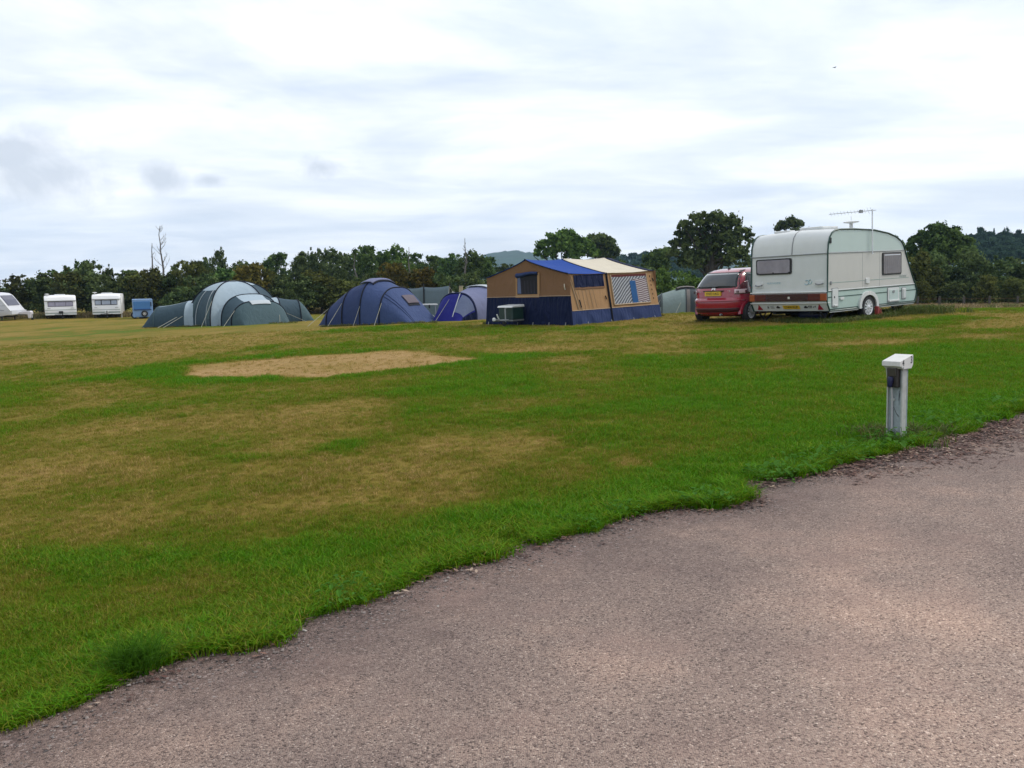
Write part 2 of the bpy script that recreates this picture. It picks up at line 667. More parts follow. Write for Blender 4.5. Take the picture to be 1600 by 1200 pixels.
    side(rrect(1.76, 1.93, .93, 1.08, .02), -.03, 0, 'socket_cover', m_cap, bev=.008)
    side(rrect(.10, .17, 2.02, 2.17, .02), -.03, 0, 'marker_light', m_black, bev=.006)
    side(rrect(.12, .19, .97, 1.06, .02), -.02, 0, 'door_lock', m_grey, bev=.004)
    # wheel arch and wheel
    cx = 1.88
    arch = MB()
    n = 14
    po, pi_ = [], []
    for k in range(n + 1):
        w = PI * k / n
        po.append((cx - .47 * math.cos(w) * (1 if abs(math.cos(w)) < .7 else 1.0), .28 + .45 * math.sin(w) ** .8))
        pi_.append((cx - .37 * math.cos(w), .28 + .345 * math.sin(w) ** .8))
    for k in range(n):
        q = [po[k], po[k + 1], pi_[k + 1], pi_[k]]
        arch.prism(q, lambda u, v, w: (u, w, v), -.05, .01)
    arch.build('wheel_arch', m_cap, root, smooth=30)
    side(pi_, -.011, .0045, 'arch_shade_disc', m_under)  # flat dark disc painted in for the shaded arch cavity
    make_wheel(root, (cx, .062, .292), -1, .30, .18, .205, 11)
    make_wheel(root, (cx, W - .12, .292), 1, .295, .18, .205, 11)
    MB().box(.12, 1.42, -.006, .03, .25, .322).build('sill', m_white, root, bevel=.01)
    MB().box(2.32, 4.25, -.006, .03, .25, .322).build('sill', m_white, root, bevel=.01)
    ch = MB().box(.2, 4.5, .55, .65, .2, .29).box(.2, 4.5, W - .65, W - .55, .2, .29).box(cx - .06, cx + .06, .2, W - .2, .24, .34)
    ch.box(.15, 4.2, .05, W - .05, .285, .305)
    ch.build('chassis', m_under, root)
    MB().tube([(4.4, .6, .35), (5.3, W / 2, .38)], .035, 6).tube([(4.4, W - .6, .35), (5.3, W / 2, .38)], .035, 6).tube([(5.2, W / 2, .42), (5.2, W / 2, .0)], .03).build('drawbar', m_steel, root, smooth=40)
    for (x, y) in ((3.62, .14), (3.62, W - .14), (.35, .22), (.35, W - .22)):
        d = 1 if x > 2 else -1
        j = MB().tube([(x - .32 * d, y, .27), (x + .05 * d, y, .0)], .028, 6).tube([(x + .32 * d, y, .27), (x + .05 * d, y, .01)], .024, 6)
        j.tube([(x, y, .27), (x + .12 * d, y, .12)], .018, 6).box(x - .05, x + .13, y - .06, y + .06, -.02, .012)
        j.build('corner_steady', m_black, root, smooth=40)
    # roof fittings
    rl = MB().prism(rrect(.62, 1.42, .55, 1.25, .08), lambda u, v, w: (u, v, w), 2.42, 2.50)
    rl.build('roof_light', m_cap, root, bevel=.02)
    tag(MB().prism(rrect(.45, .8, 1.45, 1.95, .08), lambda u, v, w: (u, v, w), 2.39, 2.46).build('roof_light', m_cap, root, bevel=.02))
    sd = MB().lathe([(.05, 0), (.045, .16), (.04, .17), (.20, .2), (.21, .22), (.05, .25)], (1.78, .42, 2.38), 'z', 20)
    sd.tube([(1.78, .42, 2.6), (1.78, .42, 2.74)], .008, 5)
    sd.build('omni_aerial', m_cap, root, smooth=40)
    tvz = 2.86
    ta = MB().tube([(2.02, -.05, 1.70), (2.02, -.05, tvz + .03)], .017, 8)
    mast = ta.build('aerial_mast', m_silver, root, smooth=60)
    ya = MB()
    dirv = Vector((-.80, .62, -.04)).normalized()
    c = Vector((2.02, -.05, tvz))
    ya.tube([c - dirv * .1, c + dirv * 1.15], .008, 6)
    per = Vector((.62, .80, 0)) * .5 + Vector((0, 0, .5))
    for k in range(13):
        q = c + dirv * (.02 + k * .09)
        l = .07 if k > 1 else .13
        ya.tube([q - per.normalized() * l, q + per.normalized() * l], .004, 4)
    ya.box(-.05, .05, -.03, .03, -.04, .04, 0, Matrix.Translation(c + dirv * .3))
    ya.build('television_aerial', m_grey, mast)
    return root, p0, yaw


CARAVAN, CP0, CYAW = make_caravan()


def cpt(x, y):                     # ground point in the caravan's own frame
    c, s = math.cos(CYAW), math.sin(CYAW)
    X, Y = CP0.x + x * c - y * s, CP0.y + x * s + y * c
    return Vector((X, Y, g1(X, Y)))


p = cpt(.75, .95)
o = thing('water_container', 'dark blue waste water container lying under the rear of the big caravan', 'container', p, slope_rot(p.x, p.y, CYAW))
MB().lathe([(.05, -.34), (.15, -.33), (.165, -.3), (.165, .3), (.15, .33), (.05, .34)], (0, 0, .165), 'y', 20).build('barrel', m_blue, o, smooth=40)
MB().lathe([(.05, .0), (.05, .05), (.03, .06)], (0, .1, .325), 'z', 12).build('cap', m_black, o, smooth=40)
p = cpt(2.26, .0)
o = thing('wheel_chock', 'red wheel chock and chain on the grass against the big caravan wheel', 'chock', p, slope_rot(p.x, p.y, CYAW))
MB().prism([(-.10, 0), (.22, 0), (.20, .05), (-.04, .30), (-.08, .30)], lambda u, v, w: (u, w, v), -.12, -.02).build('wedge', M('red_paint', (.26, .03, .025), .6, var=.3, dirt=.3), o, bevel=.01)
MB().tube([(.05, -.13, .22), (.0, -.15, .12), (.1, -.14, .03), (.2, -.13, .02)], .014, 6).build('chain', m_rust, o)


# ------------------------------------------------------------------ the red hatchback
def make_car():
    tab = [(.20, .16, 3.66, .70), (.27, .06, 3.76, .78), (.40, .01, 3.83, .82), (.58, .0, 3.84, .835), (.655, .015, 3.82, .838),
           (.70, .075, 3.78, .832), (.80, .085, 3.66, .83), (.92, .10, 3.45, .825), (1.0, .14, 3.15, .805), (1.1, .21, 2.92, .77), (1.22, .32, 2.70, .715),
           (1.34, .46, 2.47, .655), (1.42, .59, 2.30, .60), (1.475, .76, 2.12, .52), (1.505, .95, 1.95, .41), (1.52, 1.15, 1.75, .25)]
    zs = [r[0] for r in tab]

    def lv(z):
        return [float(np.interp(z, zs, [r[k] for r in tab])) for k in (1, 2, 3)]

    def XR(y, z, n=3.6):
        a, b, h = lv(z)
        c, A = (a + b) / 2, (b - a) / 2
        return c - A * max(0, 1 - min(1, abs(y / h)) ** n) ** (1 / n * .55)

    def YS(x, z, n=3.6):
        a, b, h = lv(z)
        c, A = (a + b) / 2, (b - a) / 2
        k = min(1, abs((x - c) / A))
        return h * max(0, 1 - k ** (n / .55)) ** (1 / n)
    p0 = gp(1113, 505.0)
    yaw = rad(44)
    root = thing('hatchback_car', 'dark red five door hatchback seen from behind, parked left of the big caravan', 'car', p0, slope_rot(p0.x, p0.y, yaw))
    b = MB()
    nth = 56
    Z = sorted(set(zs + [.33, .49, .62, .75, .86, .96, 1.05, 1.16, 1.28]))
    vs = []
    for z in Z:
        a, bb, h = lv(z)
        c, A = (a + bb) / 2, (bb - a) / 2
        for k in range(nth):
            w = 2 * PI * k / nth
            cw, sw = math.cos(w), math.sin(w)
            y = h * math.copysign(abs(sw) ** (2 / 3.6), sw)
            x = c + A * math.copysign((max(0, 1 - (abs(y) / h) ** 3.6)) ** (.55 / 3.6), cw)
            vs.append((x, y, z))
    fs = [tuple(range(nth))[::-1], tuple((len(Z) - 1) * nth + k for k in range(nth))]
    for j in range(len(Z) - 1):
        for k in range(nth):
            fs.append((j * nth + k, j * nth + (k + 1) % nth, (j + 1) * nth + (k + 1) % nth, (j + 1) * nth + k))
    b.add(vs, fs)
    b.build('body', m_carred, root, smooth=30)

    def rear(z0, z1, yl, yr, off=.008, nu=16, nv=8):
        """patch on the rear, yl(z), yr(z)"""
        def fn(u, v):
            z = z0 + (z1 - z0) * v
            y = yl(z) + (yr(z) - yl(z)) * u
            return (XR(y, z) - off, y, z + off * .3)
        return MB().grid(fn, nu, nv)
    sp = rear(1.00, 1.385, lambda z: -(.66 - .30 * (z - 1.0)), lambda z: .66 - .30 * (z - 1.0), .008).build('rear_window', m_glass, root, smooth=50, solid=.006)
    fr = rear(.975, 1.41, lambda z: -(.70 - .33 * (z - 1.0)), lambda z: .70 - .33 * (z - 1.0), .004).build('window_seal', m_black, sp, smooth=50)
    wp = MB().tube([(XR(0, 1.0) - .03, .02, .995), (XR(-.2, 1.02) - .03, -.15, 1.035), (XR(-.5, 1.03) - .03, -.50, 1.02)], .013, 6).build('rear_wiper', m_black, sp, smooth=50)
    MB().prism([(XR(0, 1.40) - .05, 1.40), (XR(0, 1.44) - .0, 1.455), (XR(0, 1.46) + .12, 1.478), (XR(0, 1.40) + .06, 1.41)], lambda u, v, w: (u + .12 * (abs(w) / .56) ** 2, w, v), -.55, .55).build('spoiler', m_black, root, bevel=.01)
    MB().box(.90, .97, -.03, .03, 1.49, 1.53).tube([(.94, 0, 1.52), (.82, 0, 1.60)], .006).build('roof_aerial', m_black, root, bevel=.01)
    for s in (-1, 1):
        lo, hi = (.60, .81)

        def lamp(z0, z1, ins, outs):
            def fn(u, v):
                z = z0 + (z1 - z0) * v
                h = lv(z)[2]
                y = ins(z) + (h * outs - ins(z)) * u
                return (XR(y, z) - .012, s * (y + .006), z)
            return MB().grid(fn, 10, 8)
        l0 = lamp(.80, 1.17, lambda z: .62 + .10 * (z - .8) / .37, .985).build('tail_light', m_red, root, smooth=50, solid=.01)

        def fn2(u, v):
            z = .815 + .115 * v
            y = .615 + (lv(z)[2] * .97 - .615) * u
            return (XR(y, z) - .022, s * (y + .006), z)
        MB().grid(fn2, 8, 4).build('reversing_light', m_lens, l0, smooth=50, solid=.006)
        g = MB()
        for k in range(2):
            g.box(XR(.66, .87) - .034, XR(.66, .87) - .022, s * (.65 + k * .07) - .018, s * (.65 + k * .07) + .018, .835, .90)
        g.build('lens_cell', m_maroon, l0)
    pl = MB().prism(rrect(-.26, .26, .765, .885, .012), lambda u, v, w: (w + .09 + .0 * v, u, v), -.045, .03)
    po = pl.build('number_plate', m_plate, root, bevel=.003)
    text('YN53 UKD', .10, m_black, po, 'registration', frame((.043, 0, .825), (0, -1, 0), (0, 0, 1)), sx=.92)
    MB().box(.055, .12, -.33, .33, .885, .915).build('plate_surround', m_black, po, bevel=.01)
    cv = MB()
    for z in (.935, .965):
        for s in (-1, 1):
            cv.prism([(0, z + .03), (s * .06, z - .015), (s * .06, z + .005), (0, z + .05)], lambda u, v, w: (XR(u, v) - w, u, v), -.0, .022)
    cv.build('badge', m_silver, root)
    text('CITROEN', .055, m_silver, root, 'lettering', frame((XR(.5, .88) - .014, .47, .885), (0, -1, 0), (0, 0, 1)), sx=1.0)
    text('C3', .07, m_silver, root, 'lettering', frame((XR(.5, .88) - .014, -.47, .885), (0, -1, 0), (0, 0, 1)), sx=1.3)
    bl = rear(.60, .635, lambda z: -.80, lambda z: .80, .02, 24, 2).build('bumper_strip', m_carred, root, smooth=60, solid=.012)
    rear(.30, .42, lambda z: -.72, lambda z: .72, .006, 24, 3).build('bumper_valance', M('dark_red_plastic', (.05, .006, .010), .5), root, smooth=60, solid=.006)
    MB().tube([(.02, -.25, .235), (.22, -.25, .25)], .028, 10).build('exhaust', m_steel, root, smooth=40)
    # side glass
    for s in (-1, 1):
        def pane(x0, x1, x0t, x1t, z0, z1, name, mat, off, par):
            def fn(u, v):
                z = z0 + (z1 - z0) * v
                a = x0 + (x0t - x0) * v ** 1.3
                bq = x1 + (x1t - x1) * v
                x = a + (bq - a) * u
                return (x, s * (YS(x, z) + off), z + .1 * off)
            return MB().grid(fn, 14, 8).build(name, mat, par, smooth=50)
        sl = pane(.50, 3.0, .80, 2.28, .985, 1.40, 'window_seal', m_black, .004, root)
        pane(.57, .92, .84, 1.0, 1.01, 1.375, 'quarter_window', m_glass2, .010, sl)
        pane(.98, 1.82, 1.06, 1.80, 1.0, 1.38, 'rear_door_window', m_glass2, .010, sl)
        pane(1.90, 2.85, 1.90, 2.26, 1.0, 1.38, 'front_door_window', m_glass2, .010, sl)
        MB().box(1.55, 1.75, s * .826 - .02, s * .826 + .02, .86, .89).build('door_handle', m_carred, root, bevel=.01)
        for cx in (.68, 3.08):
            lp = []
            li = []
            for k in range(15):
                w = PI * k / 14
                lp.append((cx - .405 * math.cos(w), .24 + .42 * math.sin(w)))
                li.append((cx - .34 * math.cos(w), .24 + .35 * math.sin(w)))
            a = MB()
            for k in range(14):
                a.prism([lp[k], lp[k + 1], li[k + 1], li[k]], lambda u, v, w: (u, s * (YS(u, max(v, .45)) + w), v), -.06, .022)
            a.build('wheel_arch', m_carred, root, smooth=30)
            MB().prism(li, lambda u, v, w: (u, s * (YS(u, max(v, .45)) + w), v), -.06, .004).build('arch_shade_disc', m_under, root)  # dark disc on the body side as the arch cavity's shade
            make_wheel(root, (cx, s * .755, .285), s, .29, .19, .19, 10)
    MB().box(.5, 3.4, -.6, .6, .16, .24).build('floor_pan', m_under, root)
    MB().tube([(.68, -.7, .28), (.68, .7, .28)], .04).build('axle', m_under, root)
    return root


make_car()
# ------------------------------------------------------------------ fabrics
def cloth(name, col, wr=.25, var=.10, transl=.12, ws=(2, 2, 1), rough=.75):
    return M(name, col, rough, var=var, scale=3, bump=.02, bscale=120, wrinkle=wr * 2.0, wscale=ws, sheen=.1, transl=transl)


c_navy = cloth('navy_canvas', (.005, .011, .046), .9, ws=(2.5, 2.5, .7))
c_navy2 = cloth('pale_navy_canvas', (.026, .044, .125), .35, ws=(2.5, 2.5, .7))  # lighter, bluer navy than the other canvas
c_tan_shade = cloth('shaded_tan_canvas', (.205, .112, .058), .18)  # gable tone, with its shade put into the canvas colour
c_tan_lit = cloth('lit_tan_canvas', (.36, .215, .105), .15)  # same tan canvas, sunlit tone of the long side put into the colour
c_royal = cloth('royal_blue_canvas', (.008, .05, .26), .12)
c_cream = cloth('cream_canvas', (.56, .51, .41), .12)
c_cord = cloth('pale_piping', (.42, .32, .22), .1)
c_black = cloth('black_sleeve', (.012, .014, .022), .1)
c_tblue_lit = cloth('lit_blue_nylon', (.046, .072, .168), .28)  # sunlit tone put into the nylon colour
c_tblue_shade = cloth('shaded_blue_nylon', (.032, .050, .125), .25)  # same blue nylon, shade of the left part put into the colour
c_tlav = cloth('grey_lavender_nylon', (.15, .165, .27), .22)
c_troyal = cloth('violet_blue_nylon', (.018, .020, .19), .2)
c_tpale = cloth('pale_grey_mesh', (.15, .18, .28), .15)
c_dsil = cloth('silver_nylon', (.34, .42, .48), .18)
c_ddark = cloth('slate_nylon', (.044, .074, .095), .25)
c_dmid = cloth('grey_green_nylon', (.058, .096, .108), .25)
c_white = cloth('white_nylon', (.46, .50, .53), .15)
c_wb = cloth('grey_windbreak_cloth', (.155, .205, .23), .25, ws=(3, 3, .7))
c_pgrn = cloth('pale_sage_nylon', (.19, .24, .23), .25)
c_pbei = cloth('taupe_nylon', (.15, .135, .125), .2)
c_pdrk = cloth('dark_grey_nylon', (.045, .055, .06), .2)
m_interior_shade = M('interior_shade', (.008, .008, .012), .9)  # near black that paints the shade inside the tent


def stripes(name, cols, scale, rot):
    m, t = nt(name)
    tc = N(t, 'ShaderNodeTexCoord').outputs['Object']
    mp = N(t, 'ShaderNodeMapping')
    mp.inputs['Rotation'].default_value = rot
    t.links.new(tc, mp.inputs['Vector'])
    w = N(t, 'ShaderNodeTexWave', Scale=scale * .8, Distortion=4.0)
    w.inputs['Detail'].default_value = 2.5
    w.inputs['Detail Scale'].default_value = .6
    t.links.new(mp.outputs[0], w.inputs['Vector'])
    c = ramp(t, w.outputs['Fac'], [(.35, cols[0]), (.55, cols[1]), (.8, cols[2])])
    p = N(t, 'ShaderNodeBsdfPrincipled', Roughness=.7)
    p.inputs['Coat Weight'].default_value = .6
    t.links.new(c, p.inputs['Base Color'])
    o = N(t, 'ShaderNodeOutputMaterial')
    t.links.new(p.outputs[0], o.inputs[0])
    return m


# ------------------------------------------------------------------ trailer tent
def make_trailer_tent():
    yaw = rad(42)
    p0 = gp(896, 508.5)
    e1 = Vector((math.cos(yaw), math.sin(yaw), 0))
    e2 = Vector((-math.sin(yaw), math.cos(yaw), 0))
    Ls = reach(p0, e1, 1032)
    Lg = reach(p0, e2, 759)
    rot = slope_rot(p0.x, p0.y, yaw, .8)
    root = thing('trailer_tent', 'large tan canvas trailer tent with blue and cream roof and navy skirt', 'tent', p0, rot)
    fl = .07                       # how far the walls lean out at the foot
    X0, Y0 = fl, .24               # eave corner inside the foot corner
    X1, Y1 = Ls - fl * .9, Lg - .16
    He = 1.60
    Hp = 2.13
    ym = (Y0 + Y1) / 2

    def gable_z(y):                # concave roof edge
        k = abs(y - ym) / ((Y1 - Y0) / 2)
        return Hp - (Hp - He) * (k ** .82) if k < 1 else He

    def gx(z):                     # gable wall lean
        return X0 * min(1, z / He)
    # gable wall
    zs0 = .93
    g = MB().grid(lambda u, v: (lambda y: (gx(zs0 + (gable_z(y) - zs0) * v) + .012 * math.sin(7 * u) * math.sin(3 * v), y, zs0 + (gable_z(y) - zs0) * v))(Y0 * .5 + (Y1 + .08 - Y0 * .5) * u), 30, 10)
    g.build('gable_wall', c_tan_shade, root, smooth=40)
    sk = MB().grid(lambda u, v: (gx(zs0 * v) + .035 * math.sin(u * 34) * (1 - v) * math.sin(PI * min(1, u * 8)) - .012, -.02 + (Y0 * .5 * v) + (Lg - Y0 * .5 * v - (Lg - Y1 - .08) * v) * u, zs0 * v), 60, 8)
    sk.build('skirt', c_navy, root, smooth=40)
    pi_ = MB().tube([(gx(zs0) - .012, Y0 * .5 + (Y1 + .08 - Y0 * .5) * k / 8, zs0) for k in range(9)], .012, 6)
    pi_.build('piping', c_cord, root)
    # gable window, open, shaded inside painted on a dark sheet, with a rolled blind
    wy0, wy1, wz0, wz1 = ym - .56, ym + .42, 1.0, 1.70
    wf = MB()
    for a, b, c, d in ((wy0 - .08, wy1 + .08, wz0 - .1, wz0), (wy0 - .1, wy0, wz0, wz1), (wy1, wy1 + .07, wz0, wz1)):
        wf.add([(gx(z) - .014, y, z) for y, z in ((a, c), (b, c), (b, d), (a, d))], [(0, 1, 2, 3)])
    w = wf.build('window', c_tan_lit, root, solid=.01)
    MB().grid(lambda u, v: (gx(wz0 + (wz1 - wz0) * v) - .010, wy0 + (wy1 - wy0) * u, wz0 + (wz1 - wz0) * v), 10, 8).build('interior_shade_sheet', m_interior_shade, w)
    cu = MB()
    cu.grid(lambda u, v: (gx(wz0 + .7 * v) - .02 + .012 * math.sin(u * 20), wy1 - .02 - .17 * u * (1 - .3 * v), wz0 + .03 + .66 * v), 12, 6)
    cu.build('curtain', c_tpale, w, smooth=60)
    MB().grid(lambda u, v: (gx(wz1) - .03 - .05 * math.sin(PI * v), wy0 - .03 + (wy1 - wy0 + .06) * u, wz1 + .02 - (.09 + .06 * u) * v + .02 * math.sin(u * 5)), 16, 5).build('blind', c_navy2, w, smooth=60, solid=.01)
    sq = MB()
    for k in range(5):
        sq.tube([(gx(1.1) - .012, wy0 + .15 + k * .15, wz0 + .03), (gx(1.6) - .012, wy0 + .15 + k * .15 + .02, wz0 + .45)], .010, 4)
    sq.build('interior_pole', M('dim_mauve', (.05, .035, .06), .8), w)
    # roof
    xs = [X0 - .04, X0 + .405 * (X1 - X0), X0 + .925 * (X1 - X0), X1 + .05]

    def roof(xa, xb, front, name, mat):
        def fn(u, v):
            x = xa + (xb - xa) * u
            y0 = Y0 - .05 if front else Y1 + .05
            y = ym + (y0 - ym) * v
            z = gable_z(y) if v < 1 else He
            seg = (x - X0) / (X1 - X0)
            sag = .05 * abs(math.sin(PI * seg * 2.15)) * (1 - v * .6) + .03 * math.sin(PI * seg) * v
            return (x, y, z + .018 - sag)
        return MB().grid(fn, 14, 14).build(name, mat, root, smooth=50, solid=.008)
    for fr in (True, False):
        roof(xs[0], xs[1], fr, 'roof_panel', c_royal)
        roof(xs[1], xs[2], fr, 'roof_panel', c_cream)
        roof(xs[2], xs[3], fr, 'roof_panel', c_navy)
    ed = MB()
    for xx in (xs[0], xs[1], xs[2]):
        seg = (xx - X0) / (X1 - X0)
        pts = []
        for k in range(13):
            y = ym + (Y0 - .05 - ym) * k / 12
            sag = .05 * abs(math.sin(PI * seg * 2.15)) * (1 - k / 12 * .6) + .03 * math.sin(PI * seg) * k / 12
            pts.append((xx, y, gable_z(y) + .03 - sag))
        ed.tube(pts, .016, 5)
    ed.build('roof_piping', c_navy, root, smooth=60)

    # long side wall, leaning out
    def sp(x, z, off=0):           # x measured at the eave, splaying towards the foot
        k = 1 - min(1, z / He)
        xx = X0 + (x - X0)
        xx = xx + k * ((x - (X0 + X1) / 2) / ((X1 - X0) / 2)) * fl
        return Vector((xx, Y0 * (1 - k) - .02 * k - off, z))

    def wall(xa, xb, z0, z1, name, mat, off=0, wav=0, par=root, nu=14, nv=8):
        def fn(u, v):
            p = sp(xa + (xb - xa) * u, z0 + (z1 - z0) * v, off)
            p.y += wav * math.sin(u * 17 + v * 2) * (1 - v) * (.5 + .5 * math.sin(u * 5))
            return p
        return MB().grid(fn, nu, nv).build(name, mat, par, smooth=50)
    xm = X0 + .42 * (X1 - X0)
    zf = .45
    wall(X0, xm, zf, He - .01, 'side_wall', c_tan_lit, 0, .01)
    wall(xm, X1, zf, He - .01, 'side_wall', c_tan_lit, 0, .01)
    wall(X0 - .03, xm, 0, zf, 'mud_wall', c_navy2, .012, .035, nu=30)
    wall(xm, X1 + .02, 0, zf, 'mud_wall', c_navy2, .012, .035, nu=30)
    pp = MB().tube([sp(X0, zf, .012), sp(X1, zf, .012)], .013, 5)
    pp.build('piping', c_cord, root)
    MB().tube([sp(xm, 0, .02), sp(xm, He, .02)], .035, 6).build('seam_sleeve', c_black, root, smooth=60)
    # flap window in the first bay
    fw = wall(X0 + .22, xm - .16, 1.17, 1.56, 'window_flap', c_navy, .02, .012)
    wall(X0 + .25, xm - .14, 1.11, 1.17, 'flap_hem', c_tan_shade, .018, .005, fw)
    # diagonal corner flap and door zip
    zp = MB()
    zp.tube([sp(X0 + .03, He - .05, .014), sp(X0 + .30, zf + .02, .014)], .014, 5)
    zp.tube([sp(X0 + .10, He - .05, .010), sp(X0 + .42, zf + .02, .010)], .008, 5)
    for k in range(5):
        zp.tube([sp(X0 + .35 + k * .17, 1.22, .008), sp(X0 + .45 + k * .17, zf + .03, .008)], .006, 4)
    zp.build('seam', c_cord, root)
    for x, z in ((X0 + .36, .72), (xm - .18, .80), (X0 + .38, .60), (X1 - .12, 1.3)):
        MB().tube([sp(x, z + .06, .02), sp(x + .03, z - .06, .03)], .016, 5).build('toggle', c_black, root)
    for k in range(6):
        q = sp(X1 - .24 + .02 * k / 7, 1.45 - k * .15, .012)
        MB().tube([q, q + Vector((.012, 0, -.06))], .011, 4).build('eyelet', c_black, root)
    # clear window with its reflections painted as pale stripes, curtains behind
    x0, x1 = xm + .20, X1 - .42
    cw = wall(x0, x1, .54, 1.52, 'clear_window', stripes('painted_reflection_film', ((.045, .05, .06), (.085, .095, .11), (.30, .31, .33)), 4.2, (0, rad(-52), rad(0))), .012, .006)
    wall(x0 + (x1 - x0) * .60, x1 - .03, .58, 1.36, 'curtain', stripes('striped_curtain', ((.07, .025, .03), (.16, .10, .10), (.36, .33, .33)), 6.0, (0, rad(90 - 12), 0)), .016, .0, cw)
    wall(x0 + (x1 - x0) * .50, x0 + (x1 - x0) * .66, .56, 1.30, 'blue_curtain', cloth('blue_curtain', (.022, .095, .25), .2), .020, .0, cw)
    wall(x0 + .02, x1 - .02, 1.45, 1.52, 'valance', cloth('maroon_valance', (.10, .02, .02), .1), .018, .006, cw)
    fr = MB()
    for a, b in (((x0, .54), (x0, 1.52)), ((x1, .54), (x1, 1.52)), ((x0, .54), (x1, .54))):
        fr.tube([sp(*a, .014), sp(*b, .014)], .022, 5)
    fr.build('window_hem', c_cord, cw)
    # far end and back so that it is closed
    bk = MB().grid(lambda u, v: (X0 + (X1 - X0) * u, Y1 + .1 * (1 - v), He * v), 4, 2)
    bk.build('rear_wall', c_tan_shade, root)
    en = MB().grid(lambda u, v: (X1 + fl * (1 - v) * .9, Y0 * .5 + (Y1 + .08 - Y0 * .5) * u, gable_z(Y0 * .5 + (Y1 + .08 - Y0 * .5) * u) * v), 20, 6)
    en.build('end_wall', c_tan_shade, root)
    hk = MB().tube([(gx(1.2) - .02, Y0 + .10, 1.12), (gx(1.2) - .06, Y0 + .09, 1.2), (gx(1.2) - .03, Y0 + .12, 1.3)], .02, 5)
    hk.build('strap', c_cream, root)
    # pegs
    for k in range(6):
        pg = MB().tube([(-.06, .3 + k * (Lg - .5) / 5, -.02), (-.03, .3 + k * (Lg - .5) / 5, .09)], .012, 5)
        pg.build('peg', m_steel, root)
    for k in range(4):
        pg = MB().tube([(.6 + k * (Ls - 1) / 3, -.10, -.02), (.6 + k * (Ls - 1) / 3, -.07, .08)], .012, 5)
        pg.build('peg', m_steel, root)
    # front storage box on the drawbar
    yb = Lg * .585
    bx = MB().box(-.62, -.12, yb - .34, yb + .34, .20, .60).build('storage_box', M('dark_green_grp', (.008, .028, .022), .45, var=.25), root, bevel=.03)
    tag(bx, 'dark green storage box with pale lid in front of the gable')
    MB().prism([(-.66, .60), (-.08, .60), (-.10, .69), (-.62, .66)], lambda u, v, w: (u, w, v), yb - .37, yb + .37).build('lid', m_cap, bx, bevel=.02)
    MB().box(-.64, -.12, yb - .35, yb + .35, .155, .20).build('frame', m_steel, bx, bevel=.008)
    db = MB().tube([(-.1, yb - .3, .18), (-.95, yb, .2)], .03, 6).tube([(-.1, yb + .3, .18), (-.95, yb, .2)], .03, 6).tube([(-.9, yb, .2), (-1.12, yb, .22)], .04, 8)
    db.build('drawbar', m_steel, root, smooth=40)
    MB().tube([(-.92, yb, .24), (-1.0, yb, .40)], .022, 6).lathe([(.03, 0), (.06, .03), (.05, .1), (.02, .12)], (-1.13, yb, .18), 'z', 12).build('coupling', m_cap, root, smooth=40)
    jw = MB().tube([(-.72, yb - .10, .06), (-.72, yb - .10, .58)], .022, 6).tube([(-.72, yb - .10, .58), (-.74, yb - .2, .60)], .014, 5)
    jw = jw.build('jockey_wheel', m_steel, root, smooth=40)
    MB().lathe([(.02, -.025), (.075, -.025), (.085, 0), (.075, .025), (.02, .025)], (-.78, yb - .10, .085), 'y', 16).build('tyre', m_tyre, jw, smooth=40)


make_trailer_tent()


# ------------------------------------------------------------------ pole tents
def station(st, s):
    for (a, b) in zip(st, st[1:]):
        if s <= b[0] + 1e-9:
            t = (s - a[0]) / (b[0] - a[0])
            sg = 4 * t * (1 - t)
            return a[1] + (b[1] - a[1]) * t - .03 * sg, max(.0, a[2] + (b[2] - a[2]) * t - b[3] * sg)
    return st[-1][1], st[-1][2]


def arch_pt(st, s, th, off=0, py=.75, pz=.8):
    w, h = station(st, s)
    c, sn = math.cos(th), math.sin(th)
    return Vector((s, (w + off) * math.copysign(abs(c) ** py, c), (h + off) * abs(sn) ** pz))


def patch(st, s0, s1, t0, t1, name, mat, par, off=0, nu=12, nv=22, T=None, solid=0):
    def fn(u, v):
        p = arch_pt(st, s0 + (s1 - s0) * u, t0 + (t1 - t0) * v, off)
        return T @ p if T is not None else p
    return MB().grid(fn, nu, nv).build(name, mat, par, smooth=60, solid=solid)


def hoop(st, s, name, mat, par, r=.03, off=.012, T=None, t0=0, t1=PI):
    pts = [arch_pt(st, s, t0 + (t1 - t0) * k / 24, off) for k in range(25)]
    if T is not None:
        pts = [T @ p for p in pts]
    return MB().tube(pts, r, 6).build(name, mat, par, smooth=60)


def rope(a, b, par):
    return MB().tube([a, b], .010, 5).build('guy_rope', m_rope, par)


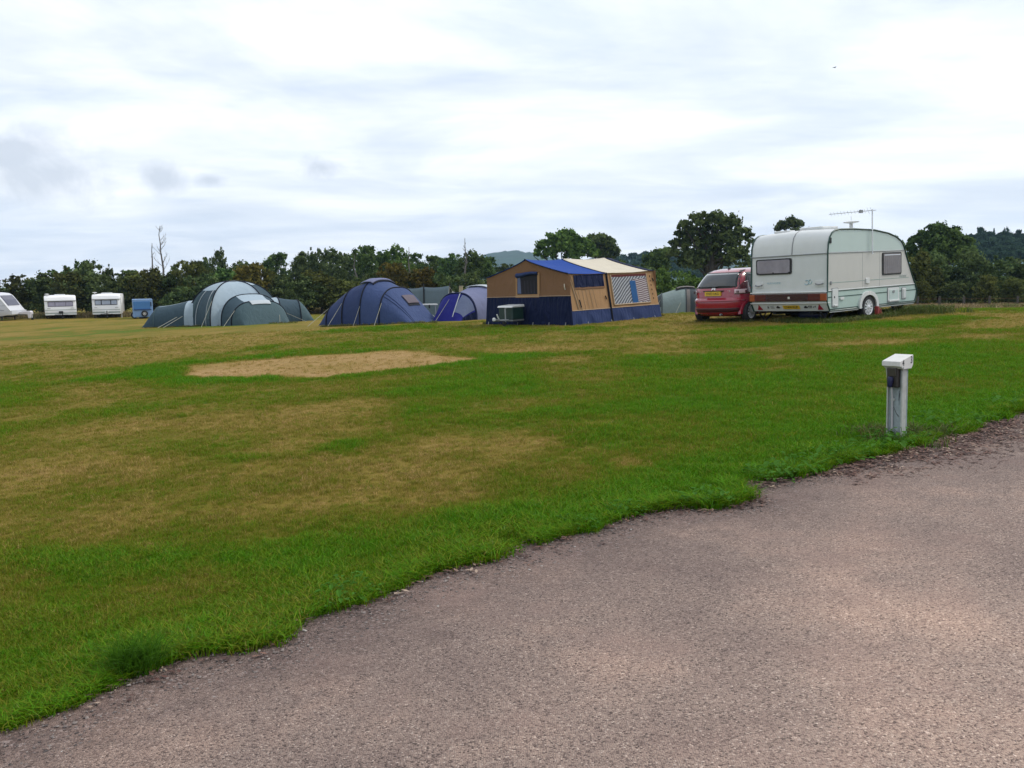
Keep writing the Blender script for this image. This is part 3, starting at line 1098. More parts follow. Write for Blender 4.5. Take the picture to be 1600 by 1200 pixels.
# ---- large grey and silver three pod dome tent
def make_pod_tent():
    c = gd(366, 48.0)
    root = thing('dome_tent', 'large slate and silver dome tent with three sleeping pods', 'tent', c, slope_rot(c.x, c.y, 0, .6))
    R, H = 2.45, 2.36
    az = [-166, -103, -28, 18, 82, 142]

    def pole(a, t, off=0):
        e = t * PI / 2
        r = (R + off) * math.cos(e) ** .85
        z = (H + off) * math.sin(e) ** .92
        return Vector((r * math.cos(rad(a)), r * math.sin(rad(a)), z))
    tops = [c_dsil] * 6
    for k in range(6):
        a, b = az[k], az[(k + 1) % 6] + (360 if k == 5 else 0)

        def fn(u, v, lo=0, hi=1):
            t = lo + (hi - lo) * v
            p = pole(a, t).lerp(pole(b, t), u)
            sag = 4 * u * (1 - u) * .10 * (1 - t)
            return p * (1 - sag * .3)
        cut = {0: .58, 1: 0, 2: .72}.get(k, .6)
        if cut > 0:
            MB().grid(lambda u, v: fn(u, v, 0, cut), 12, 12).build('wall_panel', c_ddark, root, smooth=60)
        MB().grid(lambda u, v: fn(u, v, cut, 1), 12, 14).build('roof_panel', c_dsil, root, smooth=60)
        MB().tube([pole(a, t / 20, .015) for t in range(21)], .032, 6).build('pole_sleeve', c_black, root, smooth=60)
        if k == 0:                  # door panel with two pale zips and a mesh window
            dz = MB()
            for u in (.30, .78):
                dz.tube([fn(u, v / 12, .0, .57) * 1.006 for v in range(13)], .018, 5)
            dz.build('door_zip', c_white, root, smooth=60)
            MB().grid(lambda u, v: fn(.80 + .17 * u, .15 + .6 * v, 0, .57) * 1.008, 5, 6).build('mesh_window', c_dmid, root, smooth=60)
            MB().grid(lambda u, v: fn(.08 + .15 * u * (1 - .6 * v), .2 + .75 * v, 0, .57) * 1.008, 5, 6).build('mesh_window', c_dmid, root, smooth=60)
    MB().grid(lambda u, v: pole(360 * u, .93 + .07 * v, .03), 24, 3).build('crown_cap', c_white, root, smooth=60)
    # pods: along +x of a local frame turned to the pod's azimuth
    for a, st, cols in (
        (178, [(1.3, .7, 1.5, 0), (1.8, .95, 1.5, .02), (2.4, 1.15, 1.36, .03), (4.1, 1.15, 1.08, .04), (4.75, 1.2, .0, -.16)], ('L',)),
        (-46, [(.9, 1.6, 1.35, 0), (1.9, 1.72, 1.62, .0), (2.85, 1.62, 1.26, .05), (3.75, 1.30, .0, -.20)], ('F',)),
        (24, [(.9, 1.6, 1.45, 0), (2.3, 1.35, 1.40, .02), (3.4, 1.25, 1.22, .03), (4.2, 1.1, .0, -.22)], ('B',))):
        T = Matrix.Rotation(rad(a), 4, 'Z')
        if cols[0] == 'L':
            patch(st, 1.3, 2.4, 0, PI, 'pod_link', c_dsil, root, T=T)
            patch(st, 2.4, 4.1, 0, PI, 'pod', c_ddark, root, T=T)
            patch(st, 2.3, 4.1, PI * .42, PI * .58, 'pod_ridge', c_dsil, root, off=.008, T=T)
            patch(st, 4.1, 4.75, 0, PI, 'pod_end', c_ddark, root, T=T)
            hoop(st, 4.1, 'pole_sleeve', c_dmid, root, T=T)
            for s, dy in ((2.0, 1), (2.3, 1)):
                q = T @ arch_pt(st, s, PI * .72)
                e = T @ Vector((s + .9, 2.65, 0))
                e.z = .0
                rope(q, e, root)
        elif cols[0] == 'F':
            patch(st, .9, 1.9, 0, PI, 'porch', c_dsil, root, T=T)
            patch(st, 1.9, 2.85, 0, PI, 'porch', c_ddark, root, T=T)
            patch(st, 1.92, 2.82, PI * .40, PI * .62, 'porch_roof', c_dsil, root, off=.008, T=T)
            patch(st, 2.85, 3.75, 0, PI, 'porch_front', c_dmid, root, T=T)
            hoop(st, 1.9, 'pole_sleeve', c_black, root, T=T)
            hoop(st, 2.85, 'pole_sleeve', c_black, root, T=T)
            v = patch(st, 2.88, 3.12, PI * .42, PI * .58, 'vent_flap', c_white, root, off=.05, T=T, solid=.02)
            tag(v, 'white vent flap')
            q = T @ arch_pt(st, 2.85, PI * .28)
            rope(q, q + Vector((.35, -1.3, -q.z)), root)
            q = T @ arch_pt(st, 2.85, PI * .80)
            rope(q, q + Vector((-.3, -1.1, -q.z)), root)
            q = T @ arch_pt(st, 2.85, PI * .12)
            rope(q, q + Vector((1.3, -.3, -q.z)), root)
        else:
            patch(st, .9, 2.3, 0, PI, 'pod_link', c_dsil, root, T=T)
            patch(st, 2.3, 3.4, 0, PI, 'pod', c_ddark, root, T=T)
            patch(st, 3.4, 4.2, 0, PI, 'pod_end', c_dmid, root, T=T)
            hoop(st, 2.3, 'pole_sleeve', c_black, root, T=T)
            hoop(st, 3.4, 'pole_sleeve', c_black, root, T=T)
            for s in (2.8, 3.4):
                q = T @ arch_pt(st, s, PI * .2)
                rope(q, q + Vector((.9, -1.2, -q.z)), root)
    for a in (-166, -103):
        q = pole(a, .45)
        e = pole(a, 0) * 1.35
        rope(q, Vector((e.x, e.y, 0)), root)


make_pod_tent()


# ---- blue tent with the big sloping porch
def make_blue_tent():
    c = gd(589, 37.2)
    yaw = rad(-26)
    root = thing('dome_tent', 'dark blue family tent with pale roof vent and big sloping porch', 'tent', c, slope_rot(c.x, c.y, yaw, .6))
    st = [(-2.25, 1.2, .0, 0), (-1.65, 1.4, .98, -.15), (-.75, 1.5, 1.60, -.05), (.0, 1.5, 1.86, 0), (.30, 1.52, 1.86, 0), (1.0, 1.5, 1.55, .03), (1.12, 1.5, 1.51, 0), (2.45, 1.15, .0, -.12)]
    patch(st, -2.25, -1.65, 0, PI, 'rear_panel', c_tblue_shade, root)
    patch(st, -1.65, -.75, 0, PI, 'flysheet', c_tblue_shade, root)
    patch(st, -.75, .15, 0, PI, 'flysheet', c_tblue_shade, root)
    patch(st, .15, 1.12, 0, PI, 'flysheet', c_tblue_lit, root)
    f = patch(st, 1.12, 2.5, 0, PI, 'porch_front', c_tblue_lit, root, nu=18)
    for s in (-1.65, -.75, .15, 1.12):
        hoop(st, s, 'pole_sleeve', c_black, root, r=.028)
    v = patch(st, -.22, .42, PI * .36, PI * .64, 'roof_vent', c_tlav, root, off=.07, solid=.02)
    tag(v, 'pale vent cap on the ridge')
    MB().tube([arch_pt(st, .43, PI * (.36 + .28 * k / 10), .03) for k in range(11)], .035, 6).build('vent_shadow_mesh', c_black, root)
    h = patch(st, 1.55, 1.86, PI * .42, PI * .56, 'window_hood', cloth('brown_hood', (.13, .11, .13), .1), root, off=.06, solid=.02)
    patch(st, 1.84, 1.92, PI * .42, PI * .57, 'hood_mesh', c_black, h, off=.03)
    # door zip
    for th in (.70, .74):
        MB().tube([arch_pt(st, 1.12 + 1.36 * k / 12, PI * th, .012) for k in range(13)], .01, 4).build('zip', c_tblue_shade, root)
    for s, th, dx, dy in ((-1.65, .66, -.5, -1.0), (-.75, .66, -.3, -1.0), (.15, .66, .0, -.9), (1.12, .70, .1, -.8)):
        q = arch_pt(st, s, PI * th)
        q = Vector((q.x, q.y, q.z))
        rope(q, Vector((q.x + dx, q.y + dy - .2, 0)), root)
    # groundsheet edge
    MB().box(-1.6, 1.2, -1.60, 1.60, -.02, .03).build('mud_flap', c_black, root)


make_blue_tent()


# ---- small violet and lavender tent behind the trailer tent
def make_small_tent():
    c = gd(713, 36.8)
    yaw = rad(50)
    root = thing('dome_tent', 'small violet and lavender tent half hidden by the trailer tent', 'tent', c, slope_rot(c.x, c.y, yaw, .6))
    st = [(-.70, .80, .0, 0), (.0, 1.12, 1.12, -.06), (.12, 1.12, 1.14, 0), (1.3, 1.35, 1.40, .05), (1.6, 1.35, 1.42, 0), (2.7, 1.25, 1.05, .02), (3.4, 1.0, .0, -.2)]
    patch(st, -.70, .05, 0, PI, 'porch', c_troyal, root)
    patch(st, .05, 1.45, 0, PI, 'flysheet', c_tlav, root)
    patch(st, 1.45, 3.4, 0, PI, 'flysheet', c_tlav, root)
    w = patch(st, -.50, -.02, PI * .58, PI * .90, 'porch_window', c_tpale, root, off=.01)
    patch(st, -.55, -.02, PI * .92, PI, 'mud_wall', c_navy, root, off=.012)
    hoop(st, .05, 'pole_sleeve', c_navy, root, r=.05)
    hoop(st, 1.45, 'pole_sleeve', c_dsil, root, r=.03)
    patch(st, 1.25, 1.7, PI * .40, PI * .62, 'roof_vent', c_white, root, off=.06, solid=.02)
    MB().tube([arch_pt(st, -.62 + .66 * k / 8, PI * (.60 - .06 * k / 8), .03) for k in range(9)], .022, 5).build('door_seam', c_white, root, smooth=60)
    for s, th, dx, dy in ((.05, .46, -1.0, .1), (1.45, .25, .3, -1.1)):
        q = arch_pt(st, s, PI * th)
        rope(q, Vector((q.x + dx, q.y + dy, 0)), root)


make_small_tent()


# ---- pale sage tent beyond, between trailer tent and car
def make_pale_tent():
    c = gd(1062, 45.0)
    yaw = rad(-8)
    root = thing('dome_tent', 'pale sage and taupe dome tent between the trailer tent and the red car', 'tent', c, slope_rot(c.x, c.y, yaw, .5))
    st = [(-1.75, 1.1, .0, 0), (-.95, 1.4, 1.12, -.2), (.0, 1.55, 1.42, .0), (.35, 1.55, 1.45, 0), (.6, 1.55, 1.43, 0), (2.0, 1.3, 1.1, .0), (2.9, 1.0, .0, -.2)]
    patch(st, -1.75, -.95, 0, PI, 'end_panel', c_pgrn, root)
    patch(st, -.95, .25, 0, PI, 'flysheet', c_pgrn, root)
    patch(st, .25, 2.0, 0, PI, 'flysheet', c_pbei, root)
    patch(st, .45, 1.2, PI * .62, PI * .99, 'porch_door', c_pdrk, root, off=.012)
    patch(st, .9, 2.0, PI * .70, PI * .995, 'door_flap', c_pgrn, root, off=.02)
    patch(st, 2.0, 2.9, 0, PI, 'end_panel', c_pbei, root)
    patch(st, -1.5, -1.0, PI * .60, PI * .9, 'mesh_window', c_pdrk, root, off=.012)
    for s in (-.95, .25):
        hoop(st, s, 'pole_sleeve', c_pdrk, root, r=.03)
    patch(st, -.2, .7, PI * .42, PI * .60, 'roof_vent', c_pbei, root, off=.07, solid=.02)
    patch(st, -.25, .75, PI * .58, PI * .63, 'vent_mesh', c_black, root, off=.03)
    for s, dx in ((-.95, -.5), (.25, -.6)):
        q = arch_pt(st, s, PI * .7)
        rope(q, Vector((q.x + dx, q.y - .9, 0)), root)


make_pale_tent()


# ---- windbreak
def make_windbreak():
    a = gd(616, 41.5)
    b = gd(703, 40.0)
    v = b - a
    L = Vector((v.x, v.y)).length
    root = thing('windbreak', 'grey cloth windbreak on poles behind the blue tent and the folding table', 'windbreak', a, (0, 0, math.atan2(v.y, v.x)))
    H = 1.52
    xs = [0, L * .20, L * .54, L]
    dz = v.z / L
    zb = [dz * x - .02 for x in xs]
    for i in range(3):
        def fn(u, w):
            x = xs[i] + (xs[i + 1] - xs[i]) * u
            s = math.sin(PI * u)
            return (x, -.06 * s + .02 * math.sin(8 * u + 3 * w), dz * x + .03 + (H - .05 * s - .03) * w)
        MB().grid(fn, 14, 8).build('panel', c_wb, root, smooth=60, solid=.006)
    for i, x in enumerate(xs):
        MB().tube([(x, -.02, zb[i] - .1), (x + .02, -.02, zb[i] + H + (.16 if i in (2, 3) else .04))], .024, 6).build('pole', m_black, root)
    for s in (-1, 1):
        rope(Vector((L, -.02, zb[3] + H)), Vector((L + .4, s * 1.0, zb[3])), root)


make_windbreak()


# ---- folding table
def make_table():
    c = gd(667, 38.6)
    t = thing('folding_table', 'white topped folding camping table between the blue tent and the windbreak', 'table', c, (0, 0, rad(8)))
    MB().prism(rrect(-.5, .46, -.3, .3, .04), lambda u, v, w: (u, v, w), .68, .735).build('table_top', m_cap, t, bevel=.012)
    for x in (-.34, .36):
        for y in (-.25, .25):
            MB().tube([(x, y, .68), (x * .55 + (.22 if x > 0 else -.18), y * 1.1, -.03)], .015, 6).build('leg', m_silver, t)
    MB().tube([(-.3, -.25, .66), (.4, -.25, .1)], .012, 5).tube([(.36, -.26, .3), (.36, .26, .3)], .012, 5).build('brace', m_silver, t)
    MB().box(.06, .13, -.33, -.30, .55, .70).build('clasp', m_black, t, bevel=.008)


make_table()
p = gd(669.5, 37.2)
o = thing('water_carrier', 'small white water carrier on the grass under the folding table end', 'container', p)
MB().prism(rrect(-.18, .18, 0, .24, .05), lambda u, v, w: (u, w, v), -.13, .13).build('tank', m_cap, o, bevel=.02)
MB().lathe([(.04, 0), (.04, .04), (.01, .05)], (-.08, 0, .235), 'z', 12).build('cap', m_blue, o, smooth=40)

p = gd(720.5, 56.0)
o = thing('wooden_post', 'thick pale wooden post standing behind the small violet tent', 'post', p)
hh = hz(p.x, p.y, 447) - p.z
MB().box(-.12, .12, -.1, .1, -.1, hh - .03).build('shaft', M('pale_wood', (.36, .30, .20), .8, var=.2, dirt=.2), o, bevel=.02)
MB().prism([(-.135, 0), (.135, 0), (.11, .05), (-.11, .05)], lambda u, v, w: (u, w, v + hh - .03), -.115, .115).build('cap', M('grey_wood', (.30, .27, .2), .85), o)
p = gd(708.5, 56.0)
o = thing('hookup_post', 'slim white hook-up post beyond the windbreak end', 'post', p)
hh = hz(p.x, p.y, 456) - p.z
MB().box(-.075, .075, -.06, .06, -.1, hh - .1).build('shaft', m_white, o, bevel=.01)
MB().prism([(-.1, 0), (.1, 0), (.1, .08), (-.08, .12)], lambda u, v, w: (u, w, v + hh - .1), -.1, .1).build('cap', m_cap, o, bevel=.01)


# ------------------------------------------------------------------ far caravans on the left
m_vgrey = M('pale_grey_panel', (.52, .53, .56), .4, var=.05, dirt=.06, dcol=(.36, .37, .38))
m_vwhite = M('clean_white_panel', (.74, .74, .74), .4, var=.04, dirt=.07, dcol=(.5, .5, .48))
m_vlow = M('grey_lower_panel', (.30, .34, .32), .45, var=.08)


def front_van(px, d, wpx, top, label, kind):
    a = gd(px, d)
    k = d / F
    W = wpx * k
    H = hz(a.x, a.y, top) - a.z - .02
    yaw = rad(-90 + 27.5) if kind == 0 else rad(-90 + 20)
    # local x runs from the back (hidden) to the front, which faces the camera; y is the width
    root = thing('touring_caravan', label, 'caravan', a, slope_rot(a.x, a.y, yaw, .6), 'white caravans parked along the hedge')
    L = 4.4
    pr = [(-L, .34), (-L, 1.6), (-L + .1, H - .2), (-L + .35, H - .03), (-L + .7, H), (-.9, H), (-.45, H - .03), (-.2, H - .14), (-.12, H - .3),
          (-.10, H - .36), (-.02, .95), (.04, .62), (.0, .36), (-.1, .30)]
    b = van_shell(pr, W, .05, H - .35)
    b.v = [(x, y - W / 2, z) for x, y, z in b.v]
    b.build('body', m_vwhite, root, smooth=38)
    zt, zb = H - .44, .98 + (.06 if kind else 0)

    def fx(z):
        return float(np.interp(z, [.36, .62, .95, H - .36], [.0, .04, -.02, -.10]))

    def plate(y0, y1, z0, z1, off, name, mat, par, r=.04):
        return MB().prism(rrect(y0, y1, z0, z1, r), lambda u, v, w: (fx(v) + w, u, v), -.03, off).build(name, mat, par, bevel=.004)
    hw = W * .40
    wd = plate(-hw, hw, zb, zt, .012, 'window', m_black if kind else M('grey_rubber', (.10, .09, .12), .5), root)
    g = .045 if kind == 0 else .075
    cuts = [-hw + .04, -hw * .42, hw * .42, hw - .04]
    for i in range(3):
        plate(cuts[i] + (g / 2 if i else 0), cuts[i + 1] - (g / 2 if i < 2 else 0), zb + .045, zt - .045, .02, 'pane', m_win_van if kind == 0 else m_win_van2, wd, .02)
    plate(-W / 2 + .02, W / 2 - .02, .40, .74 if kind == 0 else .70, .010, 'lower_panel', m_vlow, root, .02)
    MB().box(fx(.36) - .02, .06, -W / 2 + .02, W / 2 - .02, .30, .385).build('bumper', m_cap, root, bevel=.02)
    MB().box(-.10, .0, -W / 2, W / 2, H - .40, H - .375).build('drip_rail', m_grey, root, bevel=.005)
    ps = MB()
    for s in (-1, 1):
        ps.tube([(.03, s * W * .32, .84), (.08, s * W * .36, .86), (.03, s * W * .42, .84)], .018, 6)
    ps.build('grab_handle', m_grey, root, smooth=60)
    hs = MB().tube([(.0, -.45, .33), (1.05, 0, .36)], .04, 6).tube([(.0, .45, .33), (1.05, 0, .36)], .04, 6).tube([(1.0, 0, .36), (1.25, 0, .40)], .05, 8)
    hs.build('drawbar', m_steel, root, smooth=40)
    jw = MB().tube([(.95, .1, .08), (.95, .1, .62)], .03, 6).build('jockey_wheel', m_black, root)
    MB().lathe([(.03, -.03), (.09, -.03), (.1, 0), (.09, .03), (.03, .03)], (.95, .1, .09), 'y', 14).build('tyre', m_tyre, jw, smooth=40)
    gt = MB().prism(rrect(-.16, .16, .42, .62, .05), lambda u, v, w: (w, u, v), .04, .14)
    gt.build('hitch_cover' if kind == 0 else 'front_locker_latch', m_cap if kind else m_black, root, bevel=.02)
    for s in (-1, 1):
        MB().box(-.3, -.22, s * (W / 2 - .14) - .03, s * (W / 2 - .14) + .03, -.05, .32).build('corner_steady', m_black, root)
        ty = make_wheel(root, (-2.4, s * (W / 2 - .12), .29), s, .29, .18, .2, 8)
    MB().box(-L + .1, -.1, -W / 2 + .06, W / 2 - .06, .26, .335).build('chassis', m_under, root)
    MB().lathe([(.035, 0), (.035, .10), (.17, .13), (.18, .16), (.05, .19)], (-.55, -W * .40, H), 'z', 16).build('omni_aerial', m_cap, root, smooth=40)
    MB().prism(rrect(-1.7, -1.0, -.4, .4, .08), lambda u, v, w: (u, v, w), H + .03, H + .12).build('roof_light', m_cap, root, bevel=.03)
    if kind:
        MB().tube([(-.2, W / 2 + .05, .0), (-.2, W / 2 + .05, H - .35), (-.4, W / 2 + .0, H - .2)], .03, 6).build('awning_pole', m_cap, root, smooth=40)
    return root


front_van(94, 70, 44, 462, 'white caravan seen end on with a mauve netted window', 0)
front_van(165.5, 70, 40, 459.5, 'white caravan seen end on with dark framed windows, by the blue trailer', 1)


def left_van():
    a = gd(17, 68)
    k = 68 / F
    root = thing('touring_caravan', 'grey white caravan side on with sloping nose, at the left edge', 'caravan', a, slope_rot(a.x, a.y, 0, .6), 'white caravans parked along the hedge')
    H = hz(a.x, a.y, 457.5) - a.z
    W = 2.1
    pr = [(-5.1, .34), (-5.15, 1.5), (-5.0, H - .2), (-4.7, H), (-1.6, H), (-1.25, H - .05), (-1.0, H - .20), (-.72, H - .55), (-.30, H - 1.15), (-.08, H - 1.42), (.0, .8), (.02, .5), (-.6, .38), (-.7, .36), (-2.4, .26)]
    van_shell(pr, W, .05, H - .3).build('body', m_vgrey, root, smooth=38)
    MB().prism(rrect(-4.0, -1.28, 1.28, 1.84, .05), lambda u, v, w: (u, w, v), -.02, .0).build('window', m_black, root)
    wdo = MB().prism(rrect(-3.95, -1.34, 1.32, 1.80, .04), lambda u, v, w: (u, w, v), -.03, -.01).build('pane', m_win_dark, root)
    MB().prism([(-1.0 + .03, H - .22), (-.72 + .03, H - .55), (-.40, H - 1.0), (-.44, H - 1.02), (-.75, H - .57), (-1.02, H - .25)], lambda u, v, w: (u + .03, w, v + .02), .25, W - .25).build('front_window', m_win_dark, root)
    MB().tube([(-1.25, -.01, H - .06), (-1.0, -.01, H - .2), (-.30, -.01, H - 1.15), (-.05, -.01, H - 1.45)], .03, 6).build('edge_trim', m_cap, root, smooth=60)
    MB().box(-5.1, -.6, -.012, 0, .80, .83).box(-5.1, -.45, -.012, 0, 1.16, 1.18).build('stripe', M('dim_violet_stripe', (.12, .12, .18), .5), root)
    MB().box(-.55, -.02, .02, W - .02, .42, .62).build('nose_panel', m_cap, root, bevel=.03)
    MB().prism([(.0, .46), (.0, .60), (.32, .70), (.95, .72), (1.02, .60), (.92, .15), (.78, .12), (.72, .44)], lambda u, v, w: (u, w, v), W / 2 - .2, W / 2 + .2).build('hitch_cover', M('white_cover', (.6, .58, .62), .7, wrinkle=.4), root, bevel=.04)
    MB().tube([(.0, W / 2, .4), (1.05, W / 2, .40)], .05, 6).tube([(.92, W / 2, .3), (.95, W / 2, .05)], .03, 6).build('drawbar', m_steel, root)
    MB().lathe([(.03, -.03), (.09, -.03), (.1, 0), (.09, .03), (.03, .03)], (1.0, W / 2, .06), 'y', 14).build('jockey_wheel', m_tyre, root, smooth=40)
    for y in (.15, W - .15):
        MB().box(-.95, -.87, y - .03, y + .03, -.05, .38).build('corner_steady', m_black, root)
    make_wheel(root, (-2.75, .12, .29), -1, .29, .18, .2, 8)
    make_wheel(root, (-2.75, W - .12, .29), 1, .29, .18, .2, 8)
    MB().box(-5.0, -.7, .06, W - .06, .26, .35).build('chassis', m_under, root)


left_van()


def blue_trailer():
    a = gd(222.5, 67)
    W = 29 * 67 / F
    H = hz(a.x, a.y, 467.5) - a.z
    yaw = rad(24)
    root = thing('box_trailer', 'blue box trailer with a wheel on its face left of the slate tent', 'trailer', a, slope_rot(a.x, a.y, yaw, .5))
    m1 = M('pale_blue_paint', (.17, .29, .50), .5, var=.1, dirt=.15, dcol=(.12, .18, .26))
    m2 = M('mid_blue_paint', (.045, .16, .38), .5, var=.1, dirt=.15, dcol=(.04, .10, .2))
    m3 = M('deep_blue_paint', (.015, .05, .16), .5)
    MB().box(-W / 2, W / 2, 0, 2.2, .12, H).build('body', m1, root, bevel=.03)
    MB().prism(rrect(-W / 2 + .07, W / 2 - .17, .74, H - .17, .06), lambda u, v, w: (u, w, v), -.04, .02).build('door', m2, root, bevel=.01)
    MB().box(-W / 2 + .05, W / 2 - .12, -.10, .0, .68, .74).build('ledge', m3, root, bevel=.01)
    MB().box(W / 2 - .15, W / 2 - .10, -.05, .0, .95, 1.28).build('door_bar', m_black, root, bevel=.008)
    MB().box(-W / 2 + .16, W / 2 - .2, -.02, .0, .22, .62).build('lower_panel', m1, root, bevel=.01)
    make_wheel(root, (.10, -.08, .40), -1, .24, .16, .12, 6)
    MB().box(-.3, .3, 0, 2.2, .05, .13).build('chassis', m_under, root)
    for s in (-1, 1):
        make_wheel(root, (s * (W / 2 - .1), 1.2, .26), s, .26, .16, .15, 6)


blue_trailer()


# ------------------------------------------------------------------ hook-up bollard by the road
def make_bollard():
    p = gp(1401, 687)
    k = 7.2 / F
    root = thing('hookup_bollard', 'weathered white electric hook-up bollard numbered 4 and 3 at the road edge', 'bollard', p, (0, rad(-1.2), rad(-56)))
    mw_shade = M('weathered_white_shaded', (.27, .315, .33), .7, var=.14, scale=7, dirt=.5, dscale=13, dcol=(.15, .165, .15), bump=.03, bscale=25)  # weathered paint with the front face's shade put into the colour
    mw_lit = M('weathered_white_lit', (.40, .41, .385), .7, var=.10, scale=7, dirt=.45, dscale=13, dcol=(.20, .21, .17), bump=.03, bscale=25)  # same weathered paint, brighter tone of the lit side put into the colour
    mc = M('bollard_cap', (.58, .575, .55), .6, var=.06, dirt=.25, dscale=12, dcol=(.33, .32, .27))
    root.scale = (.68, .68, 1.0)
    z1 = .62
    # front board faces -y; side boards stand proud of it
    MB().box(-.088, .078, -.045, .0, -.15, z1).build('front_board', mw_shade, root, bevel=.004)
    MB().box(.078, .098, -.058, .032, -.15, z1 + .02).build('side_board', mw_lit, root, bevel=.004)
    lb = MB().prism([(-.078, -.15), (-.078, .50), (-.12, z1), (-.0, z1), (-.0, -.15)], lambda u, v, w: (w, u * .9, v), -.104, -.088)
    lb.build('side_board', mw_lit, root, bevel=.004)
    MB().box(-.085, .098, .036, .056, -.15, z1).build('rear_board', mw_shade, root, bevel=.004)
    ck = MB()
    ck.tube([(-.02, -.047, .28), (.02, -.047, .225), (.05, -.047, .205)], .003, 4)
    ck.tube([(.05, -.047, .42), (.046, -.047, .34)], .0028, 4)
    ck.tube([(.055, -.047, .40), (.05, -.047, .30)], .002, 4)
    for x, z, l in ((.0, .10, .07), (.03, .08, .1), (.055, .12, .09), (-.015, .05, .06)):
        ck.tube([(x, -.0455, z), (x + .006, -.0455, z - l)], .0022, 4)
    ck.build('crack', m_black, root)
    hd = MB().lathe([(.003, 0), (.012, .003), (.004, .006)], (.05, -.045, .205), 'y', 8)
    cap = MB().prism([(-.165, z1 + .010), (-.165, z1 + .050), (.11, z1 + .100), (.115, z1 + .095), (.115, z1 + .015), (.08, z1 - .015), (-.10, z1 - .015), (-.13, z1 + .006)],
                     lambda u, v, w: (w, u, v), -.115, .125).build('cap', mc, root, bevel=.006)
    text('4', .075, m_black, cap, 'number', frame((.127, -.095, z1 + .035), (0, 1, 0), (0, 0, 1)))
    text('3', .085, m_black, cap, 'number', frame((.127, .075, z1 + .055), (0, 1, 0), (0, 0, 1)))
    MB().lathe([(.008, 0), (.007, .004), (.002, .006)], (.125, -.095, z1 - .004), 'x', 10).build('screw', m_grey, cap)
    # socket unit
    su = MB().box(-.078, .062, -.115, -.045, .45, z1).build('socket_box', M('brown_grey_plastic', (.026, .021, .018), .5, var=.3), root, bevel=.008)
    MB().box(-.070, .05, -.124, -.114, .54, .612).build('lid', M('smoky_lid', (.035, .03, .03), .25, coat=.6), su, bevel=.005)
    plg = MB().lathe([(.028, 0), (.034, .006), (.034, .035), (.029, .045), (.027, .07), (.015, .085)], (0, 0, 0), 'z', 18).build('plug', m_blue, root, smooth=40)
    plg.location = (-.016, -.128, .535)
    plg.rotation_euler = (rad(165), 0, 0)
    cd = MB().tube([(-.022, -.095, .46), (-.026, -.085, .41), (-.03, -.065, .36), (-.03, -.062, .2), (-.028, -.062, .05), (-.025, -.062, -.05)], [.011, .011, .0115, .0115, .0115, .0115], 10)
    cd.build('conduit', M('conduit', (.42, .41, .42), .6, dirt=.3, dcol=(.2, .2, .18)), root, smooth=60)
    MB().box(-.048, -.005, -.072, -.045, .335, .352).build('conduit_clip', mw_lit, root, bevel=.003)


make_bollard()
# ------------------------------------------------------------------ road edge and lawn colouring
EDGE_PX = [(-140, 1168), (0, 1142), (90, 1108), (180, 1082), (186, 1066), (300, 1036), (430, 1006), (452, 984), (540, 946), (640, 908), (760, 868), (880, 834), (990, 806), (1060, 792),
           (1100, 792), (1158, 780), (1152, 764), (1240, 750), (1330, 724), (1400, 706), (1470, 690), (1540, 662), (1600, 641), (1700, 612), (1850, 575)]
EDGE = [gp(*q) for q in EDGE_PX]
q0 = EDGE[0]
EDGE = [q0 + Vector((-2.2, -1.3, 0)), q0 + Vector((-.8, -.45, 0))] + EDGE
d_ = (EDGE[-1] - EDGE[-3]).normalized()
EDGE += [EDGE[-1] + d_ * 6, EDGE[-1] + d_ * 14]
# resample and roughen
rnd = random.Random(4)
ED = []
for a, b in zip(EDGE, EDGE[1:]):
    n = max(1, int((b - a).length / .035)) if (b - a).length < 4 else 20
    for k in range(n):
        ED.append(a.lerp(b, k / n))
ED = np.array([(p.x, p.y) for p in ED])
nx = fbm(ED[:, 0] * 2.2, ED[:, 1] * 2.2, 4, 3) - .5
nx2 = fbm(ED[:, 0] * 14, ED[:, 1] * 14, 2, 9) - .5
OFF = np.array((.56, -.83))
ED = ED - OFF[None] * (nx * .30 + nx2 * .09)[:, None]


def edge_sd(x, y):
    """signed distance to the road edge, positive on the lawn"""
    x = np.asarray(x, float).ravel()
    y = np.asarray(y, float).ravel()
    out = np.full(x.shape, 99.0)
    near = np.where((y < 40) & (np.abs(x) < 45))[0]
    E = ED[::2]
    for i in range(0, len(near), 4000):
        ix = near[i:i + 4000]
        d = np.hypot(x[ix, None] - E[None, :, 0], y[ix, None] - E[None, :, 1])
        j = d.argmin(1)
        jj = np.clip(j, 2, len(E) - 3)
        tx = E[jj + 2, 0] - E[jj - 2, 0]
        ty = E[jj + 2, 1] - E[jj - 2, 1]
        l = np.hypot(tx, ty)
        cr = (tx * (y[ix] - E[j, 1]) - ty * (x[ix] - E[j, 0])) / l
        out[ix] = np.where(cr > 0, d.min(1), -d.min(1))
    return out


def blobw(px, py, rx, ry):
    c = gp(px, py)
    e = gp(px, py + ry)
    w = gp(px, py - ry)
    return c.x, c.y, rx * c.y / F, max(.1, (w.y - e.y) / 2)


